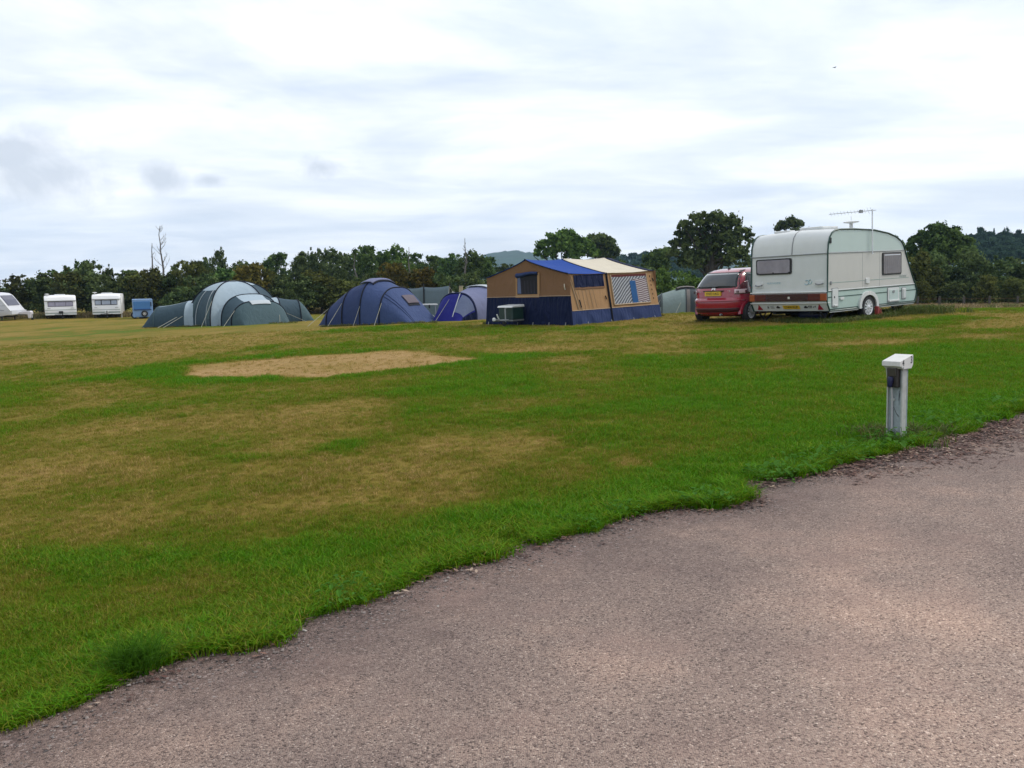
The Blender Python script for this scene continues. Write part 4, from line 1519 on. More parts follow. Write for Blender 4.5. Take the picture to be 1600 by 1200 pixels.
# worn and lush patches of the field: where they lie, strength
DRY = [(760, 688, 130, 16, .75), (690, 700, 70, 16, .4), (985, 722, 30, 8, .55), (60, 738, 90, 14, .42), (190, 728, 140, 8, .35), (250, 745, 70, 12, .2), (1180, 545, 330, 4, .4), (1400, 540, 200, 4, .4),
       (1090, 578, 160, 7, .45), (950, 592, 160, 6, .25), (430, 650, 200, 16, .26), (180, 660, 180, 25, .4), (480, 640, 110, 9, .28), (700, 650, 120, 12, .3), (560, 745, 110, 14, .2), (240, 812, 90, 10, .3), (540, 785, 120, 14, .15), (120, 560, 240, 12, .3), (60, 525, 260, 8, .3), (330, 530, 200, 4, .25),
       (420, 850, 160, 14, .22), (640, 910, 26, 6, .4), (1250, 560, 260, 8, .3), (1520, 575, 160, 10, .3), (60, 840, 60, 8, .2), (1470, 530, 200, 3, .5), (820, 545, 200, 3, .35), (1010, 530, 140, 3, .3)]
LUSH = [(210, 592, 150, 8, .4), (420, 592, 160, 4, .5), (800, 560, 110, 7, .55), (720, 612, 160, 14, .38), (860, 640, 170, 12, .38), (1080, 640, 180, 16, .3), (560, 700, 60, 10, .38), (390, 722, 70, 9, .38), (290, 652, 70, 5, .28), (980, 680, 140, 16, .3), (1250, 660, 150, 20, .3),
        (280, 868, 240, 26, .45), (70, 880, 120, 30, .3), (700, 825, 160, 24, .35), (300, 512, 150, 3, .35), (600, 513, 110, 3.5, .6), (950, 512, 120, 4, .4), (1250, 512, 210, 6, .7), (1480, 500, 90, 4, .5), (330, 545, 100, 3, .3), (560, 548, 110, 3, .2), (1560, 520, 80, 4, .2)]
DRYB = [(*blobw(*q[:4]), q[4]) for q in DRY]
LUSHB = [(*blobw(*q[:4]), q[4]) for q in LUSH]
RECT = np.array([(gp(*q).x, gp(*q).y) for q in ((266, 574), (420, 561), (600, 549.5), (650, 551), (736, 562), (640, 575), (500, 588), (320, 589))])


def in_rect(x, y):
    """soft mask of the bare rectangle where a tent stood"""
    ins = np.zeros(x.shape, bool)
    dm = np.full(x.shape, 99.0)
    n = len(RECT)
    for i in range(n):
        x0, y0 = RECT[i]
        x1, y1 = RECT[(i + 1) % n]
        c = ((y0 > y) != (y1 > y)) & (x < (x1 - x0) * (y - y0) / (y1 - y0 + 1e-12) + x0)
        ins ^= c
        vx, vy = x1 - x0, y1 - y0
        t = np.clip(((x - x0) * vx + (y - y0) * vy) / (vx * vx + vy * vy), 0, 1)
        dm = np.minimum(dm, np.hypot(x - x0 - t * vx, y - y0 - t * vy))
    return np.where(ins, dm, -dm)


def dryness(x, y, sd=None):
    x = np.asarray(x, float)
    y = np.asarray(y, float)
    if sd is None:
        sd = edge_sd(x, y)
    base = .47 + .21 * sm((y - 10) / 12) - .05 * sm((x - 1) / 8)
    big = (fbm(x * .22, y * .15, 5, 11) - .5) * .95
    mid = (fbm(x * .9, y * .6, 5, 21) - .5) * .85 + (fbm(x * 4.5, y * 3.5, 3, 61) - .5) * .28
    wx = (fbm(x * .55, y * .45, 4, 41) - .5) * 3.0
    wy = (fbm(x * .55, y * .45, 4, 51) - .5) * 3.0
    v = base + big + mid
    for cx, cy, rx, ry, s in DRYB:
        v = v + s * .62 * np.exp(-(((x + wx * min(1, rx) - cx) / rx) ** 2 + ((y + wy * min(1, ry) - cy) / ry) ** 2) * 1.1) * (.55 + mid * 1.6 + .4)
    for cx, cy, rx, ry, s in LUSHB:
        v = v - s * np.exp(-(((x + wx * min(1, rx) - cx) / rx) ** 2 + ((y + wy * min(1, ry) - cy) / ry) ** 2) * 1.1)
    lf = .40 + .60 * sm((x + 1.2) / 2.0)
    v = v - lf * (.38 + mid * .7) * (1 - sm((sd - .12) / 1.2)) - lf * (.15 + big * .5) * (1 - sm((sd - .6) / 4))
    v = np.where(v > .72, .72 + (v - .72) * .35, v)
    v = np.where(v < .16, .16 + (v - .16) * .5, v)
    r = in_rect(x, y)
    m = sm((r + .34 + mid * .9) / .45)
    v = v * (1 - m) + (1.0 + mid * .35) * m
    halo = np.exp(-((r + .60) / .40) ** 2) * (r < -.1)
    v = v - .30 * halo
    return np.clip(v, 0, 1.15) / 1.15


def lawn_colour(t, dry, pos, blade=False):
    fine = ns(t, pos, 9, 5, .7)
    fin2 = ns(t, pos, 60, 3, .7)
    f = mth(t, 'ADD', dry, mth(t, 'MULTIPLY', mth(t, 'SUBTRACT', fine, .5), .55))
    f = mth(t, 'ADD', f, mth(t, 'MULTIPLY', mth(t, 'SUBTRACT', fin2, .5), .42), True)
    if blade:
        return ramp(t, f, [(.0, (.060, .185, .003)), (.28, (.105, .172, .005)), (.50, (.150, .150, .012)), (.74, (.245, .185, .044)), (1, (.41, .275, .12))])
    return ramp(t, f, [(.0, (.045, .130, .002)), (.28, (.084, .124, .004)), (.50, (.132, .118, .008)), (.70, (.205, .148, .024)), (.88, (.31, .20, .072)), (1, (.40, .26, .12))])


def lawn_mat():
    m, t = nt('lawn')
    at_ = N(t, 'ShaderNodeAttribute', attribute_name='dry')
    geo = N(t, 'ShaderNodeNewGeometry')
    c = lawn_colour(t, at_.outputs['Fac'], geo.outputs['Position'])
    p = N(t, 'ShaderNodeBsdfPrincipled', Roughness=.95)
    p.inputs['Specular IOR Level'].default_value = .15
    t.links.new(c, p.inputs['Base Color'])
    h = mth(t, 'ADD', mth(t, 'MULTIPLY', ns(t, geo.outputs['Position'], 14, 5, .8), .5), mth(t, 'MULTIPLY', ns(t, geo.outputs['Position'], 90, 3), .4))
    b = N(t, 'ShaderNodeBump', Strength=.9, Distance=.06)
    t.links.new(h, b.inputs['Height'])
    t.links.new(b.outputs[0], p.inputs['Normal'])
    o = N(t, 'ShaderNodeOutputMaterial')
    t.links.new(p.outputs[0], o.inputs[0])
    return m


def make_ground():
    rs = [0.0]
    r = .5
    while r < 2300:
        rs.append(r)
        r *= 1.016 if r < 110 else 1.09
    rs.append(2300)
    ang = np.concatenate([np.linspace(-48, 48, 361), np.linspace(52, 308, 65)])
    A = np.radians(ang)
    R = np.array(rs[1:])
    X = np.concatenate([[0], (R[:, None] * np.sin(A)[None]).ravel()])
    Y = np.concatenate([[0], (R[:, None] * np.cos(A)[None]).ravel()])
    Z = gz(X, Y)
    sd = edge_sd(X, Y)
    bumpy = (fbm(X * 1.3, Y * 1.3, 3, 5) - .5) * .05 * (sd > .05) * np.clip(sd, 0, 1) * (np.hypot(X, Y) < 60)
    Z = Z + np.where(bumpy < 0, bumpy * .5, bumpy)
    na = len(A)
    n = len(R)
    fs = []
    for k in range(na):
        fs.append((0, 1 + (k + 1) % na, 1 + k))
    idx = np.arange(n * na).reshape(n, na) + 1
    a = idx[:-1]
    b = np.roll(idx, -1, 1)[:-1]
    c = np.roll(idx, -1, 1)[1:]
    d = idx[1:]
    q = np.stack([a, b, c, d], -1).reshape(-1, 4)
    me = bpy.data.meshes.new('lawn')
    me.from_pydata(np.stack([X, Y, Z], 1).tolist(), [], fs + q[:, ::-1].tolist() if False else fs + q.tolist())
    bm = bmesh.new()
    bm.from_mesh(me)
    for f in bm.faces:
        if f.normal.z < 0:
            f.normal_flip()
        f.smooth = True
    bm.to_mesh(me)
    bm.free()
    at_ = me.attributes.new('dry', 'FLOAT', 'POINT')
    dr = dryness(X, Y, sd)
    far = sm((np.hypot(X, Y) - 110) / 60)
    dr = dr * (1 - far) + .2 * far
    at_.data.foreach_set('value', dr.astype(np.float32))
    me.materials.append(lawn_mat())
    ob = bpy.data.objects.new('lawn', me)
    COL.objects.link(ob)
    ob['kind'] = 'structure'
    ob['label'] = 'mown camp field of green and straw coloured grass'


make_ground()


def road_mat():
    m, t = nt('road_chippings')
    geo = N(t, 'ShaderNodeNewGeometry').outputs['Position']
    e = N(t, 'ShaderNodeAttribute', attribute_name='edge').outputs['Fac']
    big = ns(t, geo, .9, 5, .6)
    med = ns(t, geo, 7, 4, .6)
    v = N(t, 'ShaderNodeTexVoronoi', Scale=150.0)
    t.links.new(geo, v.inputs['Vector'])
    v2 = N(t, 'ShaderNodeTexVoronoi', Scale=80.0)
    t.links.new(geo, v2.inputs['Vector'])
    sep = N(t, 'ShaderNodeSeparateColor')
    t.links.new(v.outputs['Color'], sep.inputs[0])
    sep2 = N(t, 'ShaderNodeSeparateColor')
    t.links.new(v2.outputs['Color'], sep2.inputs[0])
    stone = ramp(t, sep.outputs[0], [(0, (.055, .045, .041)), (.22, (.150, .123, .110)), (.6, (.205, .172, .150)), (.93, (.230, .198, .172)), (1, (.36, .325, .29))])
    tint = ramp(t, big, [(.3, (.90, .84, .83)), (.5, (1.10, 1.04, 1.0)), (.68, (1.46, 1.30, 1.19))])
    c = mixc(t, 1.0, stone, tint, 'MULTIPLY')
    # loose dark red-brown grit and dirt that gathers along the verge
    g = mth(t, 'SUBTRACT', 1.15, mth(t, 'MULTIPLY', e, .8))
    g = mth(t, 'MULTIPLY', mth(t, 'ADD', mth(t, 'SUBTRACT', g, .55), mth(t, 'MULTIPLY', mth(t, 'SUBTRACT', med, .5), 1.0)), 1.3, True)
    grit = ramp(t, sep2.outputs[0], [(0, (.030, .022, .020)), (.5, (.085, .060, .052)), (.9, (.17, .125, .11)), (1, (.34, .30, .28))])
    c = mixc(t, mth(t, 'MULTIPLY', g, .85), c, grit)
    c = mixc(t, mth(t, 'MULTIPLY', mth(t, 'SUBTRACT', ns(t, geo, 1.7, 4, .6), .50), 2.4, True), c, (.215, .155, .132))
    wear = ramp(t, mth(t, 'MULTIPLY', mth(t, 'ADD', e, mth(t, 'MULTIPLY', mth(t, 'SUBTRACT', big, .5), 2.2)), .25, True), [(0, (.92, .84, .84)), (.22, (1.06, .98, .97)), (.6, (1.52, 1.40, 1.35)), (1, (1.68, 1.53, 1.47))])
    c = mixc(t, 1.0, c, wear, 'MULTIPLY')
    p = N(t, 'ShaderNodeBsdfPrincipled', Roughness=.9)
    p.inputs['Specular IOR Level'].default_value = .3
    t.links.new(c, p.inputs['Base Color'])
    h = mth(t, 'ADD', mth(t, 'MULTIPLY', v.outputs['Distance'], -.8), mth(t, 'MULTIPLY', v2.outputs['Distance'], -.5))
    b = N(t, 'ShaderNodeBump', Strength=.8, Distance=.012)
    t.links.new(h, b.inputs['Height'])
    t.links.new(b.outputs[0], p.inputs['Normal'])
    o = N(t, 'ShaderNodeOutputMaterial')
    t.links.new(p.outputs[0], o.inputs[0])
    return m


def make_road():
    offs = [0, .04, .1, .2, .35, .55, .8, 1.1, 1.5, 2, 3, 4.5, 6.5, 9]
    n = len(ED)
    vs, fs, ea = [], [], []
    smooth = ED.copy()
    for _ in range(60):
        smooth[1:-1] = (smooth[:-2] + smooth[2:] + 2 * smooth[1:-1]) / 4
    for i in range(n):
        for o_ in offs:
            w = min(1, o_ / .8)
            b = ED[i] * (1 - w) + smooth[i] * w
            x, y = b + OFF * o_
            vs.append((x, y, g1(x, y) + .006 + .012 * min(1, o_ / .6)))
            ea.append(o_)
    m = len(offs)
    for i in range(n - 1):
        for j in range(m - 1):
            a = i * m + j
            fs.append((a, a + 1, a + m + 1, a + m))
    me = bpy.data.meshes.new('road')
    me.from_pydata(vs, [], fs)
    a_ = me.attributes.new('edge', 'FLOAT', 'POINT')
    a_.data.foreach_set('value', np.array(ea, np.float32))
    bm = bmesh.new()
    bm.from_mesh(me)
    for f in bm.faces:
        if f.normal.z < 0:
            f.normal_flip()
        f.smooth = True
    bm.to_mesh(me)
    bm.free()
    me.materials.append(road_mat())
    ob = bpy.data.objects.new('road', me)
    COL.objects.link(ob)
    ob['kind'] = 'structure'
    ob['label'] = 'curving lane surfaced with pinkish grey chippings'


make_road()


# ------------------------------------------------------------------ scattered stuff by instances on points
PROTO = bpy.data.collections.new('prototypes')


def scatter(name, label, pts, attrs, protos, mat):
    """pts Nx3, attrs: scl, rot, dry ; protos: meshes"""
    col = bpy.data.collections.new(name + '_source')
    for i, me in enumerate(protos):
        me.materials.clear()
        me.materials.append(mat)
        col.objects.link(bpy.data.objects.new(name + '_tuft', me))
    me = bpy.data.meshes.new(name)
    me.from_pydata(pts.tolist(), [], [])
    for k in ('scl', 'rot', 'dry'):
        a = me.attributes.new(k, 'FLOAT', 'POINT')
        a.data.foreach_set('value', np.asarray(attrs[k], np.float32))
    ob = bpy.data.objects.new(name, me)
    COL.objects.link(ob)
    tag(ob, label, kind='stuff')
    g = bpy.data.node_groups.new(name, 'GeometryNodeTree')
    g.interface.new_socket('Geometry', in_out='INPUT', socket_type='NodeSocketGeometry')
    g.interface.new_socket('Geometry', in_out='OUTPUT', socket_type='NodeSocketGeometry')
    gi = g.nodes.new('NodeGroupInput')
    go = g.nodes.new('NodeGroupOutput')
    ci = g.nodes.new('GeometryNodeCollectionInfo')
    ci.inputs['Collection'].default_value = col
    ci.inputs['Separate Children'].default_value = True
    ci.inputs['Reset Children'].default_value = True
    ip = g.nodes.new('GeometryNodeInstanceOnPoints')
    ip.inputs['Pick Instance'].default_value = True

    def attr(nm):
        n = g.nodes.new('GeometryNodeInputNamedAttribute')
        n.data_type = 'FLOAT'
        n.inputs['Name'].default_value = nm
        return n.outputs['Attribute']
    cx = g.nodes.new('ShaderNodeCombineXYZ')
    g.links.new(attr('rot'), cx.inputs[2])
    g.links.new(gi.outputs[0], ip.inputs['Points'])
    g.links.new(ci.outputs[0], ip.inputs['Instance'])
    er = g.nodes.new('FunctionNodeEulerToRotation')
    g.links.new(cx.outputs[0], er.inputs[0])
    g.links.new(er.outputs[0], ip.inputs['Rotation'])
    g.links.new(attr('scl'), ip.inputs['Scale'])
    g.links.new(ip.outputs[0], go.inputs[0])
    md = ob.modifiers.new('Scatter', 'NODES')
    md.node_group = g
    return ob


def tuft_mesh(name, nb, rad_, h, w, seed, lean=.5):
    r = random.Random(seed)
    vs, fs, tn = [], [], []
    for _ in range(nb):
        tn += [r.random()] * 5
        a = r.uniform(0, 2 * PI)
        d = rad_ * math.sqrt(r.random())
        x, y = d * math.cos(a), d * math.sin(a)
        la = r.uniform(0, 2 * PI)
        L = h * r.uniform(.5, 1.25)
        ln = L * lean * r.uniform(.2, 1.5)
        wx, wy = -math.sin(la + r.uniform(-1, 1)) * w / 2, math.cos(la + r.uniform(-1, 1)) * w / 2
        o = len(vs)
        for k, (t, ww) in enumerate(((0, 1), (.55, .8))):
            cx, cy, cz = x + math.cos(la) * ln * t * t, y + math.sin(la) * ln * t * t, L * t * (1 - .15 * t * lean)
            vs += [(cx - wx * ww, cy - wy * ww, cz - (.012 if k == 0 else 0)), (cx + wx * ww, cy + wy * ww, cz - (.012 if k == 0 else 0))]
        vs.append((x + math.cos(la) * ln, y + math.sin(la) * ln, L * (1 - .25 * lean)))
        fs += [(o, o + 1, o + 3, o + 2), (o + 2, o + 3, o + 4)]
    me = bpy.data.meshes.new(name)
    me.from_pydata(vs, [], fs)
    me.attributes.new('tint', 'FLOAT', 'POINT').data.foreach_set('value', np.array(tn, np.float32))
    return me


def blade_mat(name='grass_blade', straw=False):
    m, t = nt(name)
    d = N(t, 'ShaderNodeAttribute', attribute_name='dry', attribute_type='INSTANCER').outputs['Fac']
    geo = N(t, 'ShaderNodeNewGeometry')
    tb = N(t, 'ShaderNodeAttribute', attribute_name='tint').outputs['Fac']
    d = mth(t, 'ADD', d, mth(t, 'MULTIPLY', mth(t, 'SUBTRACT', tb, .5), .30), True)
    if straw:
        c = ramp(t, d, [(0, (.06, .10, .02)), (.4, (.15, .125, .05)), (1, (.30, .22, .12))])
    else:
        c = lawn_colour(t, d, geo.outputs['Position'], True)
    bv = ramp(t, mth(t, 'FRACT', mth(t, 'MULTIPLY', tb, 7.3)), [(0, (.72, .72, .72)), (1, (1.55, 1.55, 1.55))])
    c = mixc(t, 1.0, c, bv, 'MULTIPLY')
    df = N(t, 'ShaderNodeBsdfDiffuse')
    tr = N(t, 'ShaderNodeBsdfTranslucent')
    gl = N(t, 'ShaderNodeBsdfGlossy', Roughness=.45)
    gl.inputs['Color'].default_value = (.5, .5, .5, 1)
    for n in (df, tr):
        t.links.new(c, n.inputs['Color'])
    mx = N(t, 'ShaderNodeMixShader', Fac=.35)
    t.links.new(df.outputs[0], mx.inputs[1])
    t.links.new(tr.outputs[0], mx.inputs[2])
    m2 = N(t, 'ShaderNodeMixShader', Fac=.02)
    t.links.new(mx.outputs[0], m2.inputs[1])
    t.links.new(gl.outputs[0], m2.inputs[2])
    o = N(t, 'ShaderNodeOutputMaterial')
    t.links.new(m2.outputs[0], o.inputs[0])
    return m


RNG = np.random.default_rng(7)


def make_grass():
    n0 = 150000
    # density per square metre falls with the square of the distance
    d = 2.6 * (34 / 2.6) ** RNG.random(n0)
    x = d * RNG.uniform(-.80, .80, n0)
    y = d
    sd = edge_sd(x, y)
    dr = dryness(x, y, sd)
    keep = (sd > -.015) & (RNG.random(n0) < (1.0 - .25 * (dr > .62) - .45 * (dr > .78)))
    # kept off what stands on it
    x, y, d, sd, dr = (v[keep] for v in (x, y, d, sd, dr))
    z = gz(x, y) + (fbm(x * 1.3, y * 1.3, 3, 5) - .5).clip(0) * .05 * np.clip(sd, 0, 1)
    lush = 1 - sm((dr - .1) / .5)
    clump = fbm(x * 2.5, y * 2.5, 3, 31)
    bp = gp(1401, 687)
    nearpost = 1 - .6 * np.exp(-(((x - bp.x) / .22) ** 2 + ((y - bp.y + .1) / .22) ** 2))
    scl = nearpost * .88 * (.55 + .50 * lush + .5 * (1 - sm(sd / .7)) * (clump > .4)) * (.55 + .9 * clump) * np.clip((d / 4.5) ** .42, .8, 2.2) * RNG.uniform(.7, 1.25, len(x))
    dr2 = np.clip(dr + RNG.normal(0, .13, len(x)), 0, 1)
    protos = [tuft_mesh('grass_tuft', 20, .055, .046, .0038, s, .9) for s in range(5)]
    scatter('lawn_grass', 'short mown grass of the camp field, lush along the lane and straw coloured further off', np.stack([x, y, z], 1),
            dict(scl=scl, rot=RNG.uniform(0, 6.28, len(x)), dry=dr2), protos, blade_mat())
    # longer fringe that hangs over the lane edge
    i = RNG.integers(0, len(ED), 15000)
    o_ = -np.abs(RNG.normal(0, .065, len(i))) + .012
    x = ED[i, 0] + OFF[0] * o_
    y = ED[i, 1] + OFF[1] * o_
    k = (y > 2.4) & (fbm(x * 3, y * 3, 3, 77) > .43)
    x, y = x[k], y[k]
    cl = fbm(x * 1.1, y * 1.1, 3, 78)
    protos = [tuft_mesh('fringe_tuft', 14, .05, .075, .0048, 20 + s, 1.1) for s in range(4)]
    scatter('verge_grass', 'longer green grass fringing the edge of the lane', np.stack([x, y, gz(x, y)], 1),
            dict(scl=RNG.uniform(.45, 1.15, len(x)) * (.5 + cl) * np.clip((y / 5) ** .3, .8, 1.5), rot=RNG.uniform(0, 6.28, len(x)), dry=np.clip(RNG.normal(.12, .12, len(x)), 0, 1)), protos, blade_mat('verge_blade'))


make_grass()


def rough_grass():
    P, S, D = [], [], []

    def add(n, fx, s, dry):
        for _ in range(n):
            x, y = fx()
            P.append((x, y, g1(x, y)))
            S.append(rnd.uniform(*s))
            D.append(min(1, max(0, rnd.gauss(*dry))))
    # under and beside the big caravan

    def under():
        p = cpt(rnd.uniform(-.3, 4.3), rnd.uniform(-.55, 1.8))
        return p.x, p.y
    add(900, under, (.9, 2.0), (.08, .08))

    def jack():
        p = cpt(rnd.gauss(4.2, .5), rnd.gauss(-.15, .35))
        return p.x, p.y
    add(380, jack, (1.4, 3.2), (.05, .06))

    def post():
        p = gp(1404, 684)
        return p.x + rnd.gauss(.05, .20), p.y + rnd.gauss(.02, .16)
    add(90, post, (.7, 1.5), (.1, .12))

    def tents():
        a, b = rnd.choice((((500, 36.0), (680, 34.8)), ((225, 47), (465, 45)), ((756, 31.0), (897, 28.5)), ((897, 28.5), (1034, 30.6)), ((1090, 25.6), (1175, 24.4))))
        t = rnd.random()
        p = gd(a[0] + (b[0] - a[0]) * t, a[1] + (b[1] - a[1]) * t + rnd.gauss(0, .15))
        return p.x, p.y
    add(900, tents, (.8, 1.7), (.2, .15))
    # unmown strip at the foot of the hedges

    def strip(x0, x1, d0, d1, w):
        def f():
            t = rnd.random()
            p = gd(x0 + (x1 - x0) * t, d0 + (d1 - d0) * t + rnd.gauss(0, w))
            return p.x, p.y
        return f
    add(5200, strip(1420, 1700, 60.5, 58.5, 1.3), (3.0, 8.5), (.85, .16))
    add(700, strip(1540, 1720, 58.5, 57, .6), (4, 9.0), (.05, .1))
    add(1400, strip(-60, 260, 73, 73, .8), (3, 6.5), (.55, .25))
    add(1600, strip(430, 1100, 74, 70, 1.0), (3, 8), (.6, .25))
    protos = [tuft_mesh('rough_tuft', 16, .06, .085, .0075, 50 + s, .8) for s in range(4)]
    scatter('rough_grass', 'unmown grass under the vehicles and along the hedge foot', np.array(P), dict(scl=S, rot=[rnd.uniform(0, 6.28) for _ in P], dry=D), protos, blade_mat('rough_blade', True))


rough_grass()


def grit():
    r = random.Random(5)
    protos = []
    for s in range(4):
        bm = bmesh.new()
        bmesh.ops.create_icosphere(bm, subdivisions=1, radius=.01)
        for v in bm.verts:
            v.co *= r.uniform(.6, 1.2)
            v.co.z *= .55
        me = bpy.data.meshes.new('chipping')
        bm.to_mesh(me)
        bm.free()
        protos.append(me)
    m, t = nt('chipping')
    d = N(t, 'ShaderNodeAttribute', attribute_name='dry', attribute_type='INSTANCER').outputs['Fac']
    c = ramp(t, d, [(0, (.03, .024, .022)), (.5, (.13, .105, .095)), (.95, (.22, .185, .165)), (1, (.36, .33, .30))])
    p = N(t, 'ShaderNodeBsdfPrincipled', Roughness=.85)
    t.links.new(c, p.inputs['Base Color'])
    o = N(t, 'ShaderNodeOutputMaterial')
    t.links.new(p.outputs[0], o.inputs[0])
    n = 26000
    i = RNG.integers(0, len(ED), n)
    o_ = np.abs(RNG.normal(0, .42, n)) - .02
    x, y = ED[i, 0] + OFF[0] * o_ + RNG.normal(0, .05, n), ED[i, 1] + OFF[1] * o_ + RNG.normal(0, .05, n)
    k = (y > 2.3) & (y < 14) & (edge_sd(x, y) < .02)
    n2 = 14000
    dd = 2.3 * (11 / 2.3) ** RNG.random(n2)
    xx = dd * RNG.uniform(-.7, .75, n2)
    s2 = edge_sd(xx, dd)
    kk = s2 < -.1
    x = np.concatenate([x[k], xx[kk]])
    y = np.concatenate([y[k], dd[kk]])
    scatter('loose_chippings', 'loose stone chippings on the lane', np.stack([x, y, gz(x, y) + .012], 1),
            dict(scl=RNG.gamma(2.2, .15, len(x)).clip(.12, .95), rot=RNG.uniform(0, 6.28, len(x)), dry=RNG.random(len(x)) ** 1.2), protos, m)
    # red-brown leaf litter gathered by the verge at the right
    lp = []
    for s in range(4):
        vs, fs = [], []
        for j in range(3):
            a = r.uniform(0, 6.28)
            c, sn = math.cos(a), math.sin(a)
            q = [(-.018, 0, 0), (0, -.008, .004), (.02, 0, .006), (0, .008, .003)]
            ox, oy = r.uniform(-.03, .03), r.uniform(-.03, .03)
            b = len(vs)
            vs += [(ox + u * c - v * sn, oy + u * sn + v * c, w + .002 + .004 * j) for u, v, w in q]
            fs.append((b, b + 1, b + 2, b + 3))
        me = bpy.data.meshes.new('leaf_scrap')
        me.from_pydata(vs, [], fs)
        lp.append(me)
    m2, t = nt('leaf_scrap')
    d = N(t, 'ShaderNodeAttribute', attribute_name='dry', attribute_type='INSTANCER').outputs['Fac']
    c = ramp(t, d, [(0, (.030, .014, .012)), (.5, (.09, .040, .030)), (.85, (.16, .085, .06)), (1, (.32, .24, .18))])
    p = N(t, 'ShaderNodeBsdfPrincipled', Roughness=.9)
    t.links.new(c, p.inputs['Base Color'])
    o = N(t, 'ShaderNodeOutputMaterial')
    t.links.new(p.outputs[0], o.inputs[0])
    n = 15000
    i = RNG.integers(0, len(ED), n)
    xe = ED[i, 0]
    o_ = np.abs(RNG.normal(0, .30, n)) * (.35 + .8 * sm((xe - 1.2) / 2.2)) - .03
    x, y = ED[i, 0] + OFF[0] * o_, ED[i, 1] + OFF[1] * o_
    k = (y > 2.5) & (y < 13) & (RNG.random(n) < .10 + .9 * sm((xe - 1.0) / 2.0)) & (fbm(x * 2.4, y * 2.4, 3, 91) > .40)
    x, y = x[k], y[k]
    scatter('leaf_litter', 'dry red brown leaf litter along the lane edge', np.stack([x, y, gz(x, y) + .012], 1),
            dict(scl=RNG.uniform(.45, 1.2, len(x)), rot=RNG.uniform(0, 6.28, len(x)), dry=RNG.random(len(x))), lp, m2)


grit()


# ------------------------------------------------------------------ weeds at the lane edge
def weed_mesh(seed, n=42, R=.12):
    r = random.Random(seed)
    vs, fs = [(0, 0, 0)], []
    for _ in range(n):
        a = r.uniform(0, 2 * PI)
        d = R * math.sqrt(r.random())
        cx, cy, cz = d * math.cos(a) * 1.4, d * math.sin(a), r.uniform(.012, .07) * (1.2 - d / R * .6)
        L = r.uniform(.018, .038)
        b = a + r.gauss(0, .7)
        c, s = math.cos(b), math.sin(b)
        tilt = r.uniform(-.3, .5)
        o = len(vs)
        for u, v in ((0, 0), (.3, .32), (.75, .30), (1, 0), (.75, -.30), (.3, -.32)):
            px, py, pz = L * u, L * v, L * (tilt * u - .25 * u * u + .25 * abs(v))
            vs.append((cx + px * c - py * s, cy + px * s + py * c, cz + pz))
        fs.append((o, o + 1, o + 2, o + 3))
        fs.append((o, o + 3, o + 4, o + 5))
        vs.append((vs[o][0] - s * .003, vs[o][1] + c * .003, vs[o][2]))
        fs.append((0, o + 6, o))
    me = bpy.data.meshes.new('leaves')
    me.from_pydata(vs, [], fs)
    return me


m_weed = M('weed_leaf', (.060, .165, .016), .9, var=.45, scale=25, transl=.35, sheen=.1)
WM = [weed_mesh(s) for s in range(4)]
for me in WM:
    me.materials.append(m_weed)
WEEDS = [((1104, 789), 1.15, 'low leafy weed growing alone out on the lane chippings in front of the verge'),
         ((545, 937), .9, 'low weed at the verge left of the small bare brown notch in the grass'),
         ((1486, 664), 1.5, 'leafy weed on the grass just right of the hookup bollard'),
         ((1240, 740), 1.35, 'leafy weed on the verge midway between the lone weed and the bollard'),
         ((1205, 754), 1.2, 'leafy weed on the verge nearest to the lone weed on the chippings'),
         ((1310, 722), 1.3, 'leafy weed on the verge left of the bollard foot'),
         ((1380, 700), 1.5, 'bright leafy weed right in front of the bollard foot'),
         ((1412, 694), 1.2, 'dark leafy weed at the lane edge below the bollard'),
         ((980, 806), .8, 'small weed on the verge, first one left of the lone weed on the chippings'),
         ((905, 826), .7, 'tiny weed on the verge along the middle of the lane edge'),
         ((1588, 636), 1.5, 'leafy weed at the verge by the right edge of the view')]
for i, (q, s, lab) in enumerate(WEEDS):
    p = gp(*q)
    o = bpy.data.objects.new('weed', WM[i % 4])
    COL.objects.link(o)
    o.location = p + Vector((0, 0, .018))
    o.rotation_euler = (0, 0, i * 1.3)
    o.scale = (s * 1.25, s * 1.25, s * 1.5)
    tag(o, lab, 'weed', 'weeds along the lane edge')
p = gp(206, 1058)
tm = tuft_mesh('grass_tussock', 620, .10, .165, .004, 99, .85)
tm.materials.append(M('tussock_blade', (.046, .125, .005), 1.0, var=.45, scale=9, transl=.35, sheen=.1))
o = bpy.data.objects.new('grass_tussock', tm)
COL.objects.link(o)
o.location = p + Vector((0, .05, 0))
tag(o, 'thick dark green grass tussock at the lane edge near the lower left corner', 'grass tussock')


